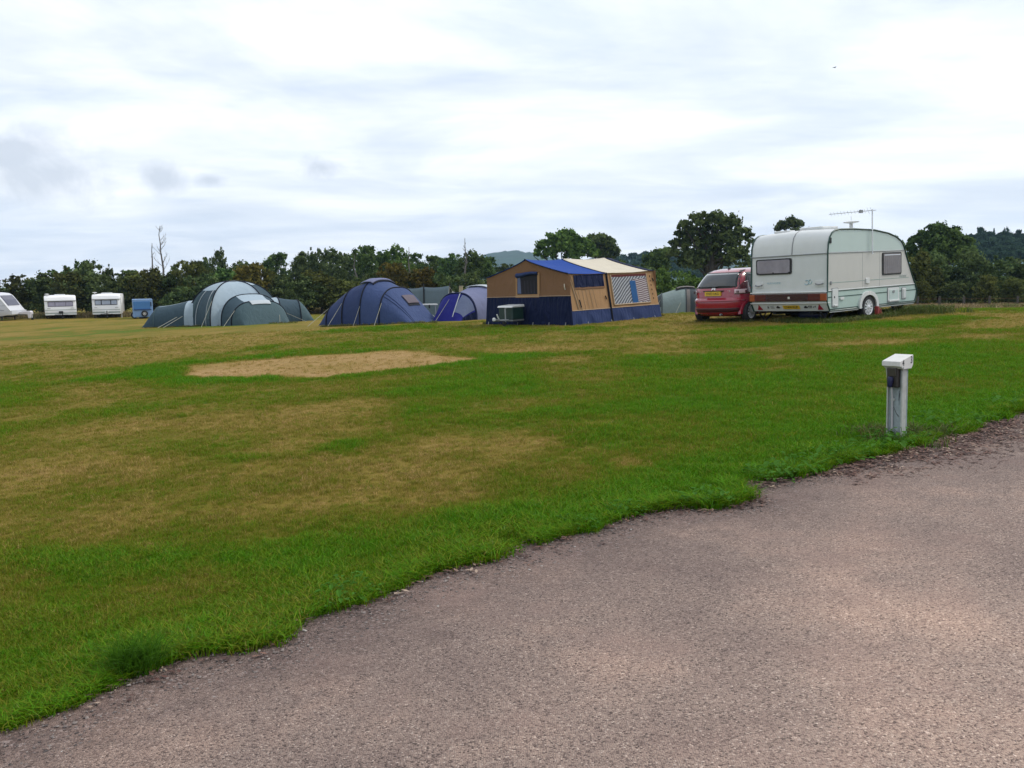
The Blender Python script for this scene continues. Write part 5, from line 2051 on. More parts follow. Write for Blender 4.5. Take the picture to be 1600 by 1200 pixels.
# ------------------------------------------------------------------ foliage
def leaf_mat(name, dark, light, rust=None):
    m, t = nt(name)
    a = N(t, 'ShaderNodeAttribute', attribute_name='tint').outputs['Fac']
    oi = N(t, 'ShaderNodeObjectInfo').outputs['Random']
    c = mixc(t, a, dark, light)
    hs = N(t, 'ShaderNodeHueSaturation')
    t.links.new(mth(t, 'ADD', .485, mth(t, 'MULTIPLY', oi, .03)), hs.inputs['Hue'])
    t.links.new(mth(t, 'ADD', .75, mth(t, 'MULTIPLY', oi, .5)), hs.inputs['Value'])
    t.links.new(c, hs.inputs['Color'])
    df = N(t, 'ShaderNodeBsdfDiffuse')
    tr = N(t, 'ShaderNodeBsdfTranslucent')
    for n in (df, tr):
        t.links.new(hs.outputs[0], n.inputs['Color'])
    mx = N(t, 'ShaderNodeMixShader', Fac=.28)
    t.links.new(df.outputs[0], mx.inputs[1])
    t.links.new(tr.outputs[0], mx.inputs[2])
    o = N(t, 'ShaderNodeOutputMaterial')
    t.links.new(mx.outputs[0], o.inputs[0])
    return m


LEAF = {'dark': leaf_mat('dark_leaves', (.038, .060, .022), (.165, .215, .078)),
        'green': leaf_mat('green_leaves', (.036, .066, .022), (.155, .235, .068)),
        'fresh': leaf_mat('fresh_leaves', (.045, .090, .022), (.18, .29, .07)),
        'olive': leaf_mat('olive_leaves', (.042, .052, .017), (.165, .180, .050)),
        'rust': leaf_mat('rusty_leaves', (.065, .062, .016), (.21, .175, .040)),
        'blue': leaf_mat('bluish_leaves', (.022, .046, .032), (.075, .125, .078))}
m_bark = M('bark', (.055, .047, .038), .9, var=.3, scale=9, bump=.1, bscale=20)
m_deadbark = M('dead_bark', (.12, .11, .10), .9, var=.25, scale=9)


def crown_mesh(blobs, nclump, nleaf, leaf, seed, csize=.16, flat=.8):
    """leaf clumps over ellipsoid blobs (x, y, z, rx, ry, rz), in metres"""
    r = np.random.default_rng(seed)
    B = np.array(blobs, float)
    w = (B[:, 3] * B[:, 5] + B[:, 4] * B[:, 5] + B[:, 3] * B[:, 4])
    bi = r.choice(len(B), nclump, p=w / w.sum())
    v = r.normal(size=(nclump, 3))
    v /= np.linalg.norm(v, axis=1)[:, None]
    v[:, 2] = np.where(v[:, 2] < -.5, -v[:, 2], v[:, 2])
    rf = r.uniform(.40, 1.12, nclump) ** .7
    cc = B[bi, :3] + v * B[bi, 3:6] * rf[:, None]
    cs = csize * r.uniform(.6, 1.5, nclump) * B[bi, 3:6].mean(1)
    ct = np.clip(r.normal(.42, .24, nclump), 0, 1)
    n = nclump * nleaf
    ci = np.repeat(np.arange(nclump), nleaf)
    u = r.normal(size=(n, 3))
    u /= np.linalg.norm(u, axis=1)[:, None]
    u[:, 2] *= flat
    p = cc[ci] + u * (cs[ci] * np.abs(r.normal(0, .62, n)).clip(0, 1.9))[:, None]
    nr = u * .5 + v[ci] * .4 + r.normal(size=(n, 3)) * .65
    nr /= np.linalg.norm(nr, axis=1)[:, None]
    a = np.cross(nr, r.normal(size=(n, 3)))
    a /= np.linalg.norm(a, axis=1)[:, None]
    b = np.cross(nr, a)
    s = leaf * r.uniform(.55, 1.35, n)
    A = a * s[:, None]
    Bv = b * (s * r.uniform(.45, .75, n))[:, None]
    drop = nr * (s * .22)[:, None]
    V = np.stack([p - A, p - Bv - drop * .0 + drop, p + A, p + Bv + drop], 1).reshape(-1, 3)
    keep = V[:, 2].reshape(-1, 4).min(1) > -.05
    V = V.reshape(-1, 4, 3)[keep].reshape(-1, 3)
    k = keep.sum()
    me = bpy.data.meshes.new('crown')
    me.vertices.add(4 * k)
    me.vertices.foreach_set('co', V.astype(np.float32).ravel())
    me.loops.add(4 * k)
    me.loops.foreach_set('vertex_index', np.arange(4 * k, dtype=np.int32))
    me.polygons.add(k)
    me.polygons.foreach_set('loop_start', np.arange(0, 4 * k, 4, dtype=np.int32))
    me.polygons.foreach_set('loop_total', np.full(k, 4, np.int32))
    me.update()
    at_ = me.attributes.new('tint', 'FLOAT', 'FACE')
    at_.data.foreach_set('value', np.clip(ct[ci] + r.normal(0, .16, n), 0, 1)[keep].astype(np.float32))
    return me


def trunk_mb(H, r0, blobs, seed, fork=.3, lim=9):
    r = random.Random(seed)
    mb = MB()
    top = Vector((r.uniform(-.3, .3), r.uniform(-.2, .2), H * .62))
    pts = [Vector((0, 0, -.3)), Vector((0, 0, .0)), Vector((.05, 0, H * .15)), Vector((top.x * .5, top.y * .5, H * .36)), top]
    mb.tube(pts, [r0 * 1.35, r0 * 1.15, r0, r0 * .75, r0 * .3], 9)
    for b in sorted(blobs, key=lambda q: -q[3])[:lim]:
        t = r.uniform(fork, .95)
        st = pts[2].lerp(pts[4], t)
        e = Vector(b[:3])
        mid = st.lerp(e, .5) + Vector((r.uniform(-.3, .3), r.uniform(-.3, .3), r.uniform(-.1, .4)))
        mb.tube([st, mid, e, e + (e - mid) * .12], [r0 * .42, r0 * .28, r0 * .14, r0 * .05], 6)
    return mb


def blobset(seed, H, W, z0, n, br, top=1.0):
    """an uneven crown: n lobes inside an egg of height H-z0 and width W"""
    r = random.Random(seed)
    out = []
    for k in range(n):
        a = r.uniform(0, 2 * PI)
        t = (k + .5) / n
        z = z0 + (H - z0) * (t ** .9)
        env = math.sqrt(max(.05, 1 - (2 * t - .9) ** 2 * .85))
        d = W / 2 * env * r.uniform(.25, .72)
        s = W * br * r.uniform(.7, 1.25) * (.6 + .5 * env)
        out.append((d * math.cos(a), d * math.sin(a), min(z, H - s * .55), s, s, s * r.uniform(.7, .95)))
    out.append((0, 0, z0 + (H - z0) * .45, W * .30, W * .30, (H - z0) * .42))
    return out


PROTOS = {}


def proto(kind):
    if kind in PROTOS:
        return PROTOS[kind]
    k, s = kind
    if k == 'shrub':               # to the ground, H = 5, W = 5
        bl = blobset(s, 5, 5, .3, 13, .23) + [(0, 0, 1.2, 2.2, 2.0, 1.3)]
        cr = crown_mesh(bl, 210, 36, .16, s, .34)
        tr = trunk_mb(4, .13, bl, s, .0, 7)
    elif k == 'spiky':             # ragged top with shoots
        bl = blobset(s, 4.4, 4.6, .3, 10, .22) + [(random.Random(s + j).uniform(-1.6, 1.6), random.Random(s + j + 50).uniform(-1, 1), 3.9 + .35 * (j % 3), .5, .45, .7) for j in range(7)] + [(0, 0, 1.2, 2.1, 1.9, 1.3)]
        cr = crown_mesh(bl, 210, 34, .15, s, .36)
        tr = trunk_mb(4, .12, bl, s, .0, 7)
    elif k == 'tree':              # H = 8, W = 6, foliage almost to the ground
        bl = blobset(s, 8, 6, 1.4, 17, .20)
        cr = crown_mesh(bl, 260, 38, .18, s, .36)
        tr = trunk_mb(8, .24, bl, s, .1, 10)
    else:                          # 'open': airy tree, H = 8, W = 6
        bl = blobset(s, 8, 6.4, 2.2, 19, .15)
        cr = crown_mesh(bl, 200, 32, .18, s, .38)
        tr = trunk_mb(8, .22, bl, s, .1, 14)
    cr.materials.append(LEAF['green'])
    tm_ = tr.build('trunk', m_bark, None, smooth=50)
    me = tm_.data
    bpy.data.objects.remove(tm_)
    dims = {'shrub': (5, 5), 'spiky': (5.1, 4.8), 'tree': (8.0, 6.2), 'open': (8.0, 6.6)}[k]
    PROTOS[kind] = (cr, me, dims)
    return PROTOS[kind]


def plant(px, top, d, wpx, kind, leaf, label, cat, group, rot=0, name='hedge_shrub', depth_k=.8):
    cr, tr, (h0, w0) = proto(kind)
    b = gd(px, d)
    zt = at(px, top, d).z
    H = zt - b.z
    W = wpx * d / F
    root = thing(name, label, cat, b, (0, 0, rot), group)
    c = bpy.data.objects.new('crown', cr)
    COL.objects.link(c)
    c.parent = root
    c.material_slots[0].link = 'OBJECT'
    c.material_slots[0].material = LEAF[leaf]
    t = bpy.data.objects.new('trunk', tr)
    COL.objects.link(t)
    t.parent = root
    root.scale = (W / w0, W / w0 * depth_k, H / h0)
    return root


GA = 'shrubs of the front hedge'
GB = 'trees standing behind the hedge'
# (px, top, depth, width px, kind, leaf)
lab1 = 'dark hedge shrub behind the three white caravans at the left'
for q in ((-28, 428, 77, 95, ('shrub', 1), 'dark'), (22, 431, 77.5, 80, ('spiky', 2), 'olive'), (66, 431, 78, 80, ('shrub', 3), 'dark'), (108, 421, 77, 80, ('spiky', 4), 'olive'),
          (140, 413, 78, 80, ('shrub', 1), 'dark'), (176, 428, 76, 76, ('spiky', 2), 'dark'), (214, 430, 77, 76, ('shrub', 3), 'olive')):
    plant(*q, lab1, 'shrub', GA, rot=q[0] * .7)
plant(100, 417, 81, 70, ('spiky', 4), 'green', 'ragged shrub rising above the hedge between the two end-on white caravans', 'shrub', GA, 1.0)
plant(134, 409, 82, 60, ('spiky', 2), 'green', 'tallest ragged shrub of the hedge, above the right hand white caravan', 'shrub', GA, 2.0)
plant(172, 415, 82, 34, ('spiky', 4), 'dark', 'narrow dark shrub poking up right of the right hand white caravan', 'shrub', GA, 3.0)
lab2 = 'hedge shrub behind the blue trailer and the slate dome tent'
for q in ((240, 424, 76, 84, ('shrub', 3), 'olive'), (272, 418, 77, 76, ('shrub', 1), 'dark'), (318, 428, 74, 70, ('spiky', 2), 'dark'), (352, 424, 76, 80, ('shrub', 3), 'green'),
          (446, 432, 75, 66, ('shrub', 1), 'dark'), (280, 450, 73, 60, ('shrub', 1), 'dark')):
    plant(*q, lab2, 'shrub', GA, rot=q[0] * .7)
plant(300, 411, 76, 62, ('shrub', 4), 'olive', 'rounded olive brown shrub left of the slate dome tent top', 'shrub', GA, .4)
plant(396, 415, 74, 74, ('shrub', 5), 'rust', 'yellow brown rounded shrub right above the slate dome tent', 'shrub', GA, .9)
plant(420, 424, 75, 50, ('shrub', 4), 'olive', 'olive shrub right of the yellow brown one behind the slate tent', 'shrub', GA, 1.9)
lab3 = 'dense dark hedge shrub between the slate dome tent and the blue tent'
for q in ((478, 436, 70, 76, ('shrub', 3), 'dark'), (502, 427, 71, 80, ('shrub', 1), 'olive'), (536, 440, 70, 74, ('shrub', 5), 'olive'), (566, 438, 72, 70, ('shrub', 3), 'dark')):
    plant(*q, lab3, 'shrub', GA, rot=q[0] * .7)
plant(614, 414, 76, 56, ('shrub', 4), 'rust', 'rusty orange shrub behind the top of the blue tent', 'shrub', GA, .3)
plant(668, 421, 75, 56, ('shrub', 5), 'rust', 'rusty brown shrub right behind the windbreak', 'shrub', GA, 1.4)
lab4 = 'hedge shrub behind the windbreak and the small violet tent'
for q in ((590, 430, 76, 60, ('shrub', 1), 'dark'), (642, 424, 77, 60, ('shrub', 3), 'olive'), (700, 428, 75, 66, ('spiky', 2), 'dark'), (742, 430, 75, 70, ('shrub', 1), 'dark'), (790, 436, 76, 80, ('shrub', 3), 'dark')):
    plant(*q, lab4, 'shrub', GA, rot=q[0] * .7)
lab5 = 'leafy hedge shrub right behind the trailer tent and the pale sage tent'
for q in ((850, 420, 74, 80, ('shrub', 1), 'dark'), (905, 418, 74, 80, ('shrub', 3), 'green'), (960, 412, 74, 80, ('shrub', 5), 'green'), (1006, 414, 70, 66, ('spiky', 2), 'dark'),
          (1040, 424, 64, 60, ('shrub', 3), 'fresh'), (1076, 428, 62, 60, ('shrub', 1), 'fresh'), (1110, 430, 63, 70, ('spiky', 4), 'green'), (1150, 420, 66, 80, ('shrub', 5), 'dark'), (1190, 415, 68, 80, ('shrub', 3), 'dark')):
    plant(*q, lab5, 'shrub', GA, rot=q[0] * .7)
lab6 = 'dark hedge shrub behind the wire fence to the right of the big caravan'
for q in ((1230, 410, 68, 80, ('shrub', 1), 'dark'), (1290, 405, 68, 80, ('shrub', 3), 'dark'), (1345, 410, 67, 80, ('shrub', 5), 'dark'), (1396, 405, 66, 80, ('shrub', 1), 'dark'), (1430, 400, 65, 74, ('shrub', 3), 'olive'),
          (1466, 398, 67, 80, ('shrub', 5), 'dark'), (1508, 396, 66, 84, ('shrub', 1), 'dark'), (1552, 402, 65, 80, ('spiky', 4), 'dark'), (1600, 404, 65, 84, ('shrub', 3), 'dark'), (1650, 404, 65, 84, ('shrub', 1), 'dark')):
    plant(*q, lab6, 'shrub', GA, rot=q[0] * .7)
plant(1540, 432, 61.5, 60, ('shrub', 4), 'olive', 'olive low shrub in front of the dark hedge right of the wire fence post', 'shrub', GA, 1.4)
plant(1586, 436, 62, 60, ('shrub', 5), 'olive', 'olive low shrub at the right edge in front of the dark hedge', 'shrub', GA, 2.4)
plant(1446, 440, 63, 40, ('shrub', 5), 'olive', 'low olive shrub behind the wire fence next to the big caravan nose', 'shrub', GA, 2.0)
plant(1494, 440, 62.5, 56, ('spiky', 2), 'dark', 'low dark bush just right of the wire fence post', 'shrub', GA, .5)

lab7 = 'dark green tree in the belt behind the slate tent and the blue tent'
for q in ((438, 398, 105, 70, ('tree', 1), 'bluish' if 0 else 'green'), (470, 396, 100, 60, ('tree', 2), 'dark'), (494, 389, 104, 50, ('spiky', 4), 'dark'), (520, 394, 100, 60, ('tree', 3), 'dark'),
          (548, 391, 104, 60, ('spiky', 2), 'dark'), (572, 387, 98, 62, ('tree', 1), 'green'), (600, 396, 104, 56, ('tree', 2), 'green')):
    plant(*q, lab7, 'tree', GB, rot=q[0] * .9, name='tree')
lab8 = 'mid green tree in the belt behind the windbreak and the violet tent'
for q in ((626, 389, 100, 56, ('tree', 3), 'fresh'), (652, 398, 106, 54, ('open', 1), 'green'), (678, 402, 110, 60, ('tree', 1), 'green'), (706, 399, 104, 56, ('tree', 2), 'green'), (734, 397, 100, 56, ('tree', 3), 'green'), (760, 404, 104, 60, ('tree', 1), 'green')):
    plant(*q, lab8, 'tree', GB, rot=q[0] * .9, name='tree')
plant(346, 393, 88, 34, ('open', 2), 'bluish' if 0 else 'dark', 'spindly dark tree with loose branches left above the slate dome tent', 'tree', GB, .3, 'tree')
plant(324, 405, 90, 36, ('tree', 2), 'dark', 'small dark tree left of the spindly tree above the slate tent', 'tree', GB, .8, 'tree')
plant(376, 413, 96, 60, ('tree', 3), 'dark', 'dark tree between the spindly tree and the yellow brown shrub', 'tree', GB, .8, 'tree')
plant(205, 424, 100, 60, ('tree', 1), 'green', 'pale green tree showing over the hedge above the blue trailer', 'tree', GB, .8, 'tree')
plant(790, 414, 120, 50, ('tree', 2), 'dark', 'dark tree low on the skyline under the far blue hill', 'tree', GB, .1, 'tree')

# the trees that stand out, each with a crown of its own


def special(px, d, H, lobes, leaf, label, seed, ncl, lf=.2, cs=.26, r0=.35, name='oak_tree', nl=40):
    """lobes given across the crown: (offset px, row px, radius px)"""
    b = gd(px, d)
    k = d / F
    r = random.Random(seed)
    bl = []
    for (qx, qy, rr) in lobes:
        p = at(qx, qy, d)
        s = rr * k
        bl.append((p.x - b.x, r.uniform(-1, 1) * s * .9, p.z - b.z, s, s * 1.0, s * .82))
    root = thing(name, label, 'tree', b)
    cr = crown_mesh(bl, int(ncl * 1.25), nl, lf * .92, seed, cs * 1.4)
    cr.materials.append(LEAF[leaf])
    c = bpy.data.objects.new('crown', cr)
    COL.objects.link(c)
    c.parent = root
    trunk_mb(H, r0, bl, seed, .1, 16).build('trunk', m_bark, root, smooth=50)
    return root


special(1112, 82, 9, [(1112, 352, 22), (1085, 348, 14), (1070, 360, 13), (1100, 338, 9), (1122, 340, 10), (1140, 352, 17), (1160, 366, 14), (1170, 382, 12), (1064, 382, 14), (1052, 398, 13), (1090, 375, 25), (1130, 380, 27), (1108, 402, 26), (1080, 408, 20), (1145, 405, 22), (1068, 350, 6), (1060, 366, 7), (1170, 370, 7)],
        'dark', 'big spreading dark oak rising behind the red car', 41, 330, .2, .27, .45)
special(884, 104, 10, [(880, 372, 14), (862, 376, 11), (850, 384, 10), (842, 394, 8), (893, 370, 11), (905, 380, 14), (918, 390, 13), (928, 398, 9), (876, 388, 17), (895, 396, 16), (860, 398, 12), (836, 402, 6)],
        'fresh', 'round fresh green tree above the blue part of the trailer tent roof', 42, 260, .22, .27, .3, 'tree')
special(940, 122, 10, [(938, 377, 11), (925, 374, 8), (950, 382, 11), (958, 392, 9), (944, 396, 14), (928, 390, 10), (962, 400, 6)],
        'dark', 'dark round tree right behind the fresh green tree above the trailer tent', 43, 200, .26, .28, .3, 'tree')
special(1236, 125, 15, [(1236, 350, 11), (1222, 354, 8), (1250, 352, 7), (1214, 359, 4), (1262, 357, 4), (1240, 372, 15), (1228, 385, 15)],
        'dark', 'dark tree top showing above the big caravan roof', 44, 170, .28, .28, .3, 'tree')
special(1464, 78, 8, [(1464, 366, 17), (1445, 372, 13), (1482, 368, 14), (1430, 378, 10), (1498, 380, 14), (1420, 388, 10), (1458, 392, 24), (1490, 400, 22), (1430, 404, 15), (1512, 396, 12)],
        'green', 'broad green tree standing over the hedge right of the big caravan', 45, 330, .18, .26, .3, 'tree')
special(1402, 92, 8, [(1400, 373, 4), (1392, 371, 3), (1404, 385, 9), (1395, 395, 12)], 'green', 'small green tree top just behind the nose end of the big caravan roof', 46, 60, .2, .3, .15, 'tree')
special(1030, 100, 8, [(1030, 402, 14), (1016, 408, 12), (1044, 398, 11), (1026, 416, 16)], 'green', 'green tree between the trailer tent roof and the big dark oak', 47, 120, .22, .3, .2, 'tree')


# bare trees
def bare(px, top, d, label, seed, spread=.5, name='bare_tree'):
    b = gd(px, d)
    H = at(px, top, d).z - b.z
    r = random.Random(seed)
    root = thing(name, label, 'bare tree', b)
    tr = MB()
    n = 10
    pts = [Vector((r.gauss(0, .07) if 0 < k < n else 0, r.gauss(0, .07), H * k / n)) for k in range(n + 1)]
    tr.tube(pts, [.13 * (1 - k / n) + .022 for k in range(n + 1)], 7)
    tr.build('trunk', m_deadbark, root, smooth=60)
    br = MB()

    def branch(p, d_, l, r0, lv):
        q = [p]
        for k in range(4):
            d_ = (d_ + Vector((r.gauss(0, .12), r.gauss(0, .12), .10))).normalized()
            q.append(q[-1] + d_ * l / 4)
        br.tube(q, [r0, r0 * .8, r0 * .6, r0 * .45, r0 * .3], 5)
        if lv:
            for k in (1, 2, 3):
                a = r.uniform(0, 6.28)
                branch(q[k], (d_ + Vector((math.cos(a), math.sin(a), .2)) * .7).normalized(), l * .45, r0 * .5, lv - 1)
    for k in range(13):
        t = r.uniform(.40, .97)
        p = pts[0].lerp(pts[-1], t)
        a = r.uniform(0, 6.28)
        branch(p, Vector((math.cos(a), math.sin(a), .9)).normalized(), spread * H * .25 * (1.25 - t), .026, 1)
    br.build('branches', m_deadbark, root)


bare(257, 353, 80, 'tall bare dead tree standing above the hedge left of the slate tent', 3, .9)
bare(242, 380, 80, 'shorter bare sapling just left of the tall dead tree', 5, .5)
bare(728, 372, 84, 'thin bare dead tree sticking up behind the small violet tent', 8, .5)
bare(641, 386, 92, 'faint slim bare tree among the green trees behind the windbreak', 9, .4)
bare(556, 398, 82, 'pale leafless trunk in the dark trees left of the blue tent top', 10, .4)


# fence
def make_fence():
    root = thing('wire_fence', 'old post and wire fence in front of the dark hedge at the right', 'fence', gd(1468, 60.5))
    L = root.location
    ps = []
    for px, d in ((1400, 61), (1434, 60.8), (1468, 60.5), (1506, 60.3), (1546, 60), (1590, 59.8), (1640, 59.5)):
        p = gd(px, d) - L
        ps.append(p)
        MB().box(p.x - .06, p.x + .06, p.y - .06, p.y + .06, p.z - .2, p.z + 1.12).build('post', M('fence_post', (.065, .06, .05), .9, var=.3), root, bevel=.012)
    for z in (.35, .65, .95):
        MB().tube([p + Vector((0, -.07, z)) for p in ps], .0035, 4).build('wire', m_rust, root)


make_fence()


# ------------------------------------------------------------------ far wooded ground and hills
def far_wood(name, label, pts, d, seed, n, leaf, mat, hh):
    """pts: skyline (px, row) at distance d; fills down to the ground with canopy clumps"""
    r = random.Random(seed)
    bl = []
    for (x0, y0), (x1, y1) in zip(pts, pts[1:]):
        m = max(1, int((x1 - x0) / hh))
        for k in range(m):
            t = k / m
            px, py = x0 + (x1 - x0) * t, y0 + (y1 - y0) * t
            for row in range(5):
                dd = d * (1 - .07 * row)
                P = at(px + r.uniform(-3, 3), py + row * 7 + r.uniform(0, 5), dd)
                s = hh * .62 * d / F * r.uniform(.7, 1.25)
                bl.append((P.x, P.y, P.z - s * .8, s, s, s * .8))
    lo = min(b[2] for b in bl) - 8
    bl = [(b[0], b[1], b[2] - lo, *b[3:]) for b in bl]
    cr = crown_mesh(bl, n, 24, leaf, seed, .34)
    cr.materials.append(mat)
    o = bpy.data.objects.new(name, cr)
    o.location = (0, 0, lo)
    COL.objects.link(o)
    tag(o, label, kind='stuff')


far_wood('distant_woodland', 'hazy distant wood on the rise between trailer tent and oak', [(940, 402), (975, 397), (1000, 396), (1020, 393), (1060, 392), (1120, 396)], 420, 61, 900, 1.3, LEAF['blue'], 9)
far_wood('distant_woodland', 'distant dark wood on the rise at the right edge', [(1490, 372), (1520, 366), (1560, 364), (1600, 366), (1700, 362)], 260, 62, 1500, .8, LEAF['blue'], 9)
GD = 'far trees on the right skyline'
for i, (q, lb) in enumerate((((1532, 357, 250, 24), 'broad far tree on the skyline, leftmost of those at the right edge'), ((1552, 359, 255, 10), 'tiny far tree on the skyline next to the broad one'),
                       ((1572, 360, 250, 22), 'far tree on the skyline right of the tiny one'), ((1592, 361, 255, 20), 'far tree on the skyline close to the right picture edge'), ((1018, 392, 400, 9), 'small far tree on the hazy rise left of the big oak'))):
    px, top, d, w = q
    cr, tr, (h0, w0) = proto(('tree', 1 + i % 3))
    zt = at(px, top, d).z
    H = 11.0 if d < 300 else 10
    root = thing('tree', lb, 'tree', (at(px, top, d).x, d, zt - H), (0, 0, i), GD)
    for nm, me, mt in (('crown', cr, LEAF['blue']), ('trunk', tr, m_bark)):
        c = bpy.data.objects.new(nm, me)
        COL.objects.link(c)
        c.parent = root
        if nm == 'crown':
            c.material_slots[0].link = 'OBJECT'
            c.material_slots[0].material = mt
    W = w * d / F
    root.scale = (W / w0, W / w0, H / h0)


def hills():
    m, t = nt('wooded_hill')
    geo = N(t, 'ShaderNodeNewGeometry').outputs['Position']
    c = ramp(t, ns(t, geo, .012, 8, .75), [(.35, (.010, .028, .016)), (.55, (.020, .050, .026)), (.75, (.035, .075, .035))])
    p = N(t, 'ShaderNodeBsdfPrincipled', Roughness=1)
    t.links.new(c, p.inputs['Base Color'])
    o = N(t, 'ShaderNodeOutputMaterial')
    t.links.new(p.outputs[0], o.inputs[0])
    D = 1700
    ctrl = [(-300, 470), (300, 452), (560, 432), (700, 412), (748, 402), (768, 397), (785, 394), (812, 393.5), (838, 399), (880, 408), (960, 404), (1010, 398), (1080, 396), (1200, 400), (1400, 396), (1600, 380), (1900, 400)]
    xs = np.array([at(a, b, D).x for a, b in ctrl])
    zs = np.array([at(a, b, D).z for a, b in ctrl])
    nx_, ny_ = 420, 40
    X = np.linspace(xs[0], xs[-1], nx_)
    crest = np.interp(X, xs, zs)
    vs = []
    for j in range(ny_):
        t_ = j / (ny_ - 1)
        prof_ = math.sin(t_ * PI * .62) / 1.0
        y = D - 420 + 680 * t_
        k = min(1, math.sin(min(1, t_ / .62) * PI / 2))
        tree = (fbm(X / 9, np.full(nx_, y / 9), 3, 5) - .5) * 9 * k
        z = -3 + (crest + 3) * k * (1 if t_ < .62 else 1 - (t_ - .62) * .6) + tree
        vs += [(a, y, b) for a, b in zip(X, z)]
    fs = [(j * nx_ + i, j * nx_ + i + 1, (j + 1) * nx_ + i + 1, (j + 1) * nx_ + i) for j in range(ny_ - 1) for i in range(nx_ - 1)]
    me = bpy.data.meshes.new('hills')
    me.from_pydata(vs, [], fs)
    me.materials.append(m)
    me.shade_smooth()
    ob = bpy.data.objects.new('hills', me)
    COL.objects.link(ob)
    tag(ob, 'far blue wooded hill on the skyline', kind='structure')


hills()

# a bird high over the big caravan
p = at(1304, 105.5, 120)
o = thing('bird', 'tiny dark bird flying high in the sky above the big caravan', 'bird', p, (0, 0, .4))
MB().lathe([(.01, -.2), (.05, -.12), (.06, 0), (.045, .12), (.03, .17), (.01, .22)], (0, 0, 0), 'x', 10).build('body', m_black, o, smooth=60)
for s in (-1, 1):
    MB().prism([(-.07, 0), (.08, 0), (.06, .22), (-.02, .42), (-.09, .25)], lambda u, v, w: (u, s * v, .02 + v * .25 - v * v * .5 + w), -.006, .006).build('wing', m_black, o)

# ------------------------------------------------------------------ haze
HX = 2350
hz_mb = MB().box(-HX, HX, -HX, HX, -4.5, 150)
hzm, t = nt('haze')
pv = N(t, 'ShaderNodeVolumePrincipled', Density=.00018)
pv.inputs['Color'].default_value = (.45, .70, 1.0, 1)
pv.inputs['Anisotropy'].default_value = .2
o = N(t, 'ShaderNodeOutputMaterial')
t.links.new(pv.outputs[0], o.inputs['Volume'])
ho = hz_mb.build('haze', hzm)
tag(ho, 'thin bluish haze in the air', kind='stuff')

# ------------------------------------------------------------------ sky and sun
SUN_EL, SUN_AZ = rad(48), rad(72)      # azimuth from +Y towards +X
w = bpy.data.worlds.new('World')
SC.world = w
w.use_nodes = True
t = w.node_tree
for n in list(t.nodes):
    t.nodes.remove(n)
sky = N(t, 'ShaderNodeTexSky', sky_type='NISHITA')
sky.sun_disc = False
sky.sun_elevation = SUN_EL
sky.sun_rotation = SUN_AZ
sky.air_density = 1.2
sky.dust_density = 2.0
sk = mixc(t, 1.0, sky.outputs[0], (.09, .09, .09), 'MULTIPLY')
tc = N(t, 'ShaderNodeTexCoord').outputs['Generated']
sp = N(t, 'ShaderNodeSeparateXYZ')
t.links.new(tc, sp.inputs[0])
zz = mth(t, 'ADD', mth(t, 'MAXIMUM', sp.outputs[2], 0), .10)
cb = N(t, 'ShaderNodeCombineXYZ')
t.links.new(mth(t, 'DIVIDE', sp.outputs[0], zz), cb.inputs[0])
t.links.new(mth(t, 'DIVIDE', sp.outputs[1], zz), cb.inputs[1])
cl1 = ns(t, cb.outputs[0], .75, 9, .56, .5)
mp = N(t, 'ShaderNodeMapping')
mp.inputs['Location'].default_value = (3.1, 7.7, 2)
mp.inputs['Scale'].default_value = (.8, 1.5, 1)
t.links.new(cb.outputs[0], mp.inputs[0])
cl2 = ns(t, mp.outputs[0], 1.1, 8, .58, .3)
# cloud sheet: bright white with thinner grey-blue parts
c1 = ramp(t, cl1, [(.34, (.575, .625, .695)), (.46, (.71, .745, .79)), (.55, (.85, .865, .88)), (.68, (.99, .98, .97))])
c2 = ramp(t, cl2, [(.34, (.80, .85, .93)), (.46, (.93, .95, .99)), (.60, (1.04, 1.04, 1.04))])
cc = mixc(t, 1.0, c1, c2, 'MULTIPLY')
# a few low grey cumulus off to the left


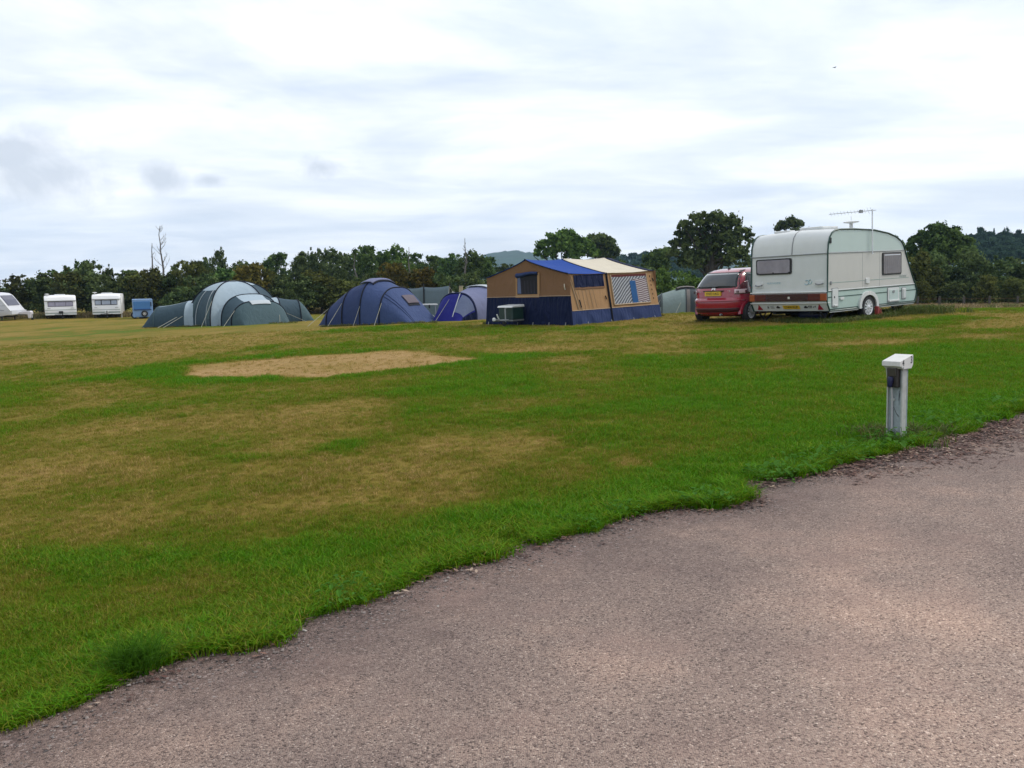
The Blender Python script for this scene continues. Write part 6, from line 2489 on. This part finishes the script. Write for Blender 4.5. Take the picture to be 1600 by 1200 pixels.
def cloudblob(px, py, rr, stretch):
    d0 = ray(px, py).normalized()
    n = N(t, 'ShaderNodeVectorMath', operation='SUBTRACT')
    t.links.new(tc, n.inputs[0])
    n.inputs[1].default_value = d0
    s = N(t, 'ShaderNodeVectorMath', operation='MULTIPLY')
    t.links.new(n.outputs[0], s.inputs[0])
    s.inputs[1].default_value = (1 / rr, 1 / rr, stretch / rr)
    l = N(t, 'ShaderNodeVectorMath', operation='LENGTH')
    t.links.new(s.outputs[0], l.inputs[0])
    nz = ns(t, tc, 16, 6, .6, .4)
    return mth(t, 'MULTIPLY', mth(t, 'ADD', mth(t, 'SUBTRACT', .75, l.outputs['Value']), mth(t, 'MULTIPLY', mth(t, 'SUBTRACT', nz, .45), 2.2)), 1.4, True)


bl = None
for q in ((90, 275, .085, 2.2), (20, 235, .08, 2.2), (245, 278, .032, 1.6), (505, 262, .036, 1.8), (330, 282, .02, 2)):
    b = cloudblob(*q)
    bl = b if bl is None else mth(t, 'MAXIMUM', bl, b)
cc = mixc(t, mth(t, 'MULTIPLY', bl, .85), cc, (.41, .45, .52))
# lower sky a little bluer and dimmer as the sheet thins towards the horizon
lo = mth(t, 'SUBTRACT', 1.0, mth(t, 'MULTIPLY', sp.outputs[2], 3.2), True)
cc = mixc(t, mth(t, 'MULTIPLY', lo, .5), cc, (.71, .745, .79))
cc = mixc(t, 1.0, cc, (.92, .92, .93), 'MULTIPLY')
fin = mixc(t, .90, sk, cc)
bg = N(t, 'ShaderNodeBackground', Strength=1.0)
t.links.new(fin, bg.inputs[0])
o = N(t, 'ShaderNodeOutputWorld')
t.links.new(bg.outputs[0], o.inputs[0])

sl = bpy.data.lights.new('sun', 'SUN')
sl.energy = 1.5
sl.angle = rad(12)
sl.color = (1, .95, .87)
so = bpy.data.objects.new('sun', sl)
COL.objects.link(so)
sdir = Vector((math.sin(SUN_AZ) * math.cos(SUN_EL), math.cos(SUN_AZ) * math.cos(SUN_EL), math.sin(SUN_EL)))
so.rotation_euler = sdir.to_track_quat('Z', 'Y').to_euler()
so.location = (20, 0, 40)

cam = bpy.data.cameras.new('camera')
cam.sensor_width = 36
cam.lens = 36 * F / 1600
cam.clip_start = .05
cam.clip_end = 8000
co = bpy.data.objects.new('camera', cam)
COL.objects.link(co)
co.location = CAM
co.rotation_euler = RC.to_euler()
SC.camera = co
SC.view_settings.view_transform = 'Standard'
SC.view_settings.look = 'None'
SC.view_settings.exposure = .68
SC.cycles.max_bounces = 4
SC.cycles.diffuse_bounces = 2
SC.cycles.glossy_bounces = 2
SC.cycles.transmission_bounces = 2
SC.cycles.volume_bounces = 0
SC.view_settings.gamma = 1
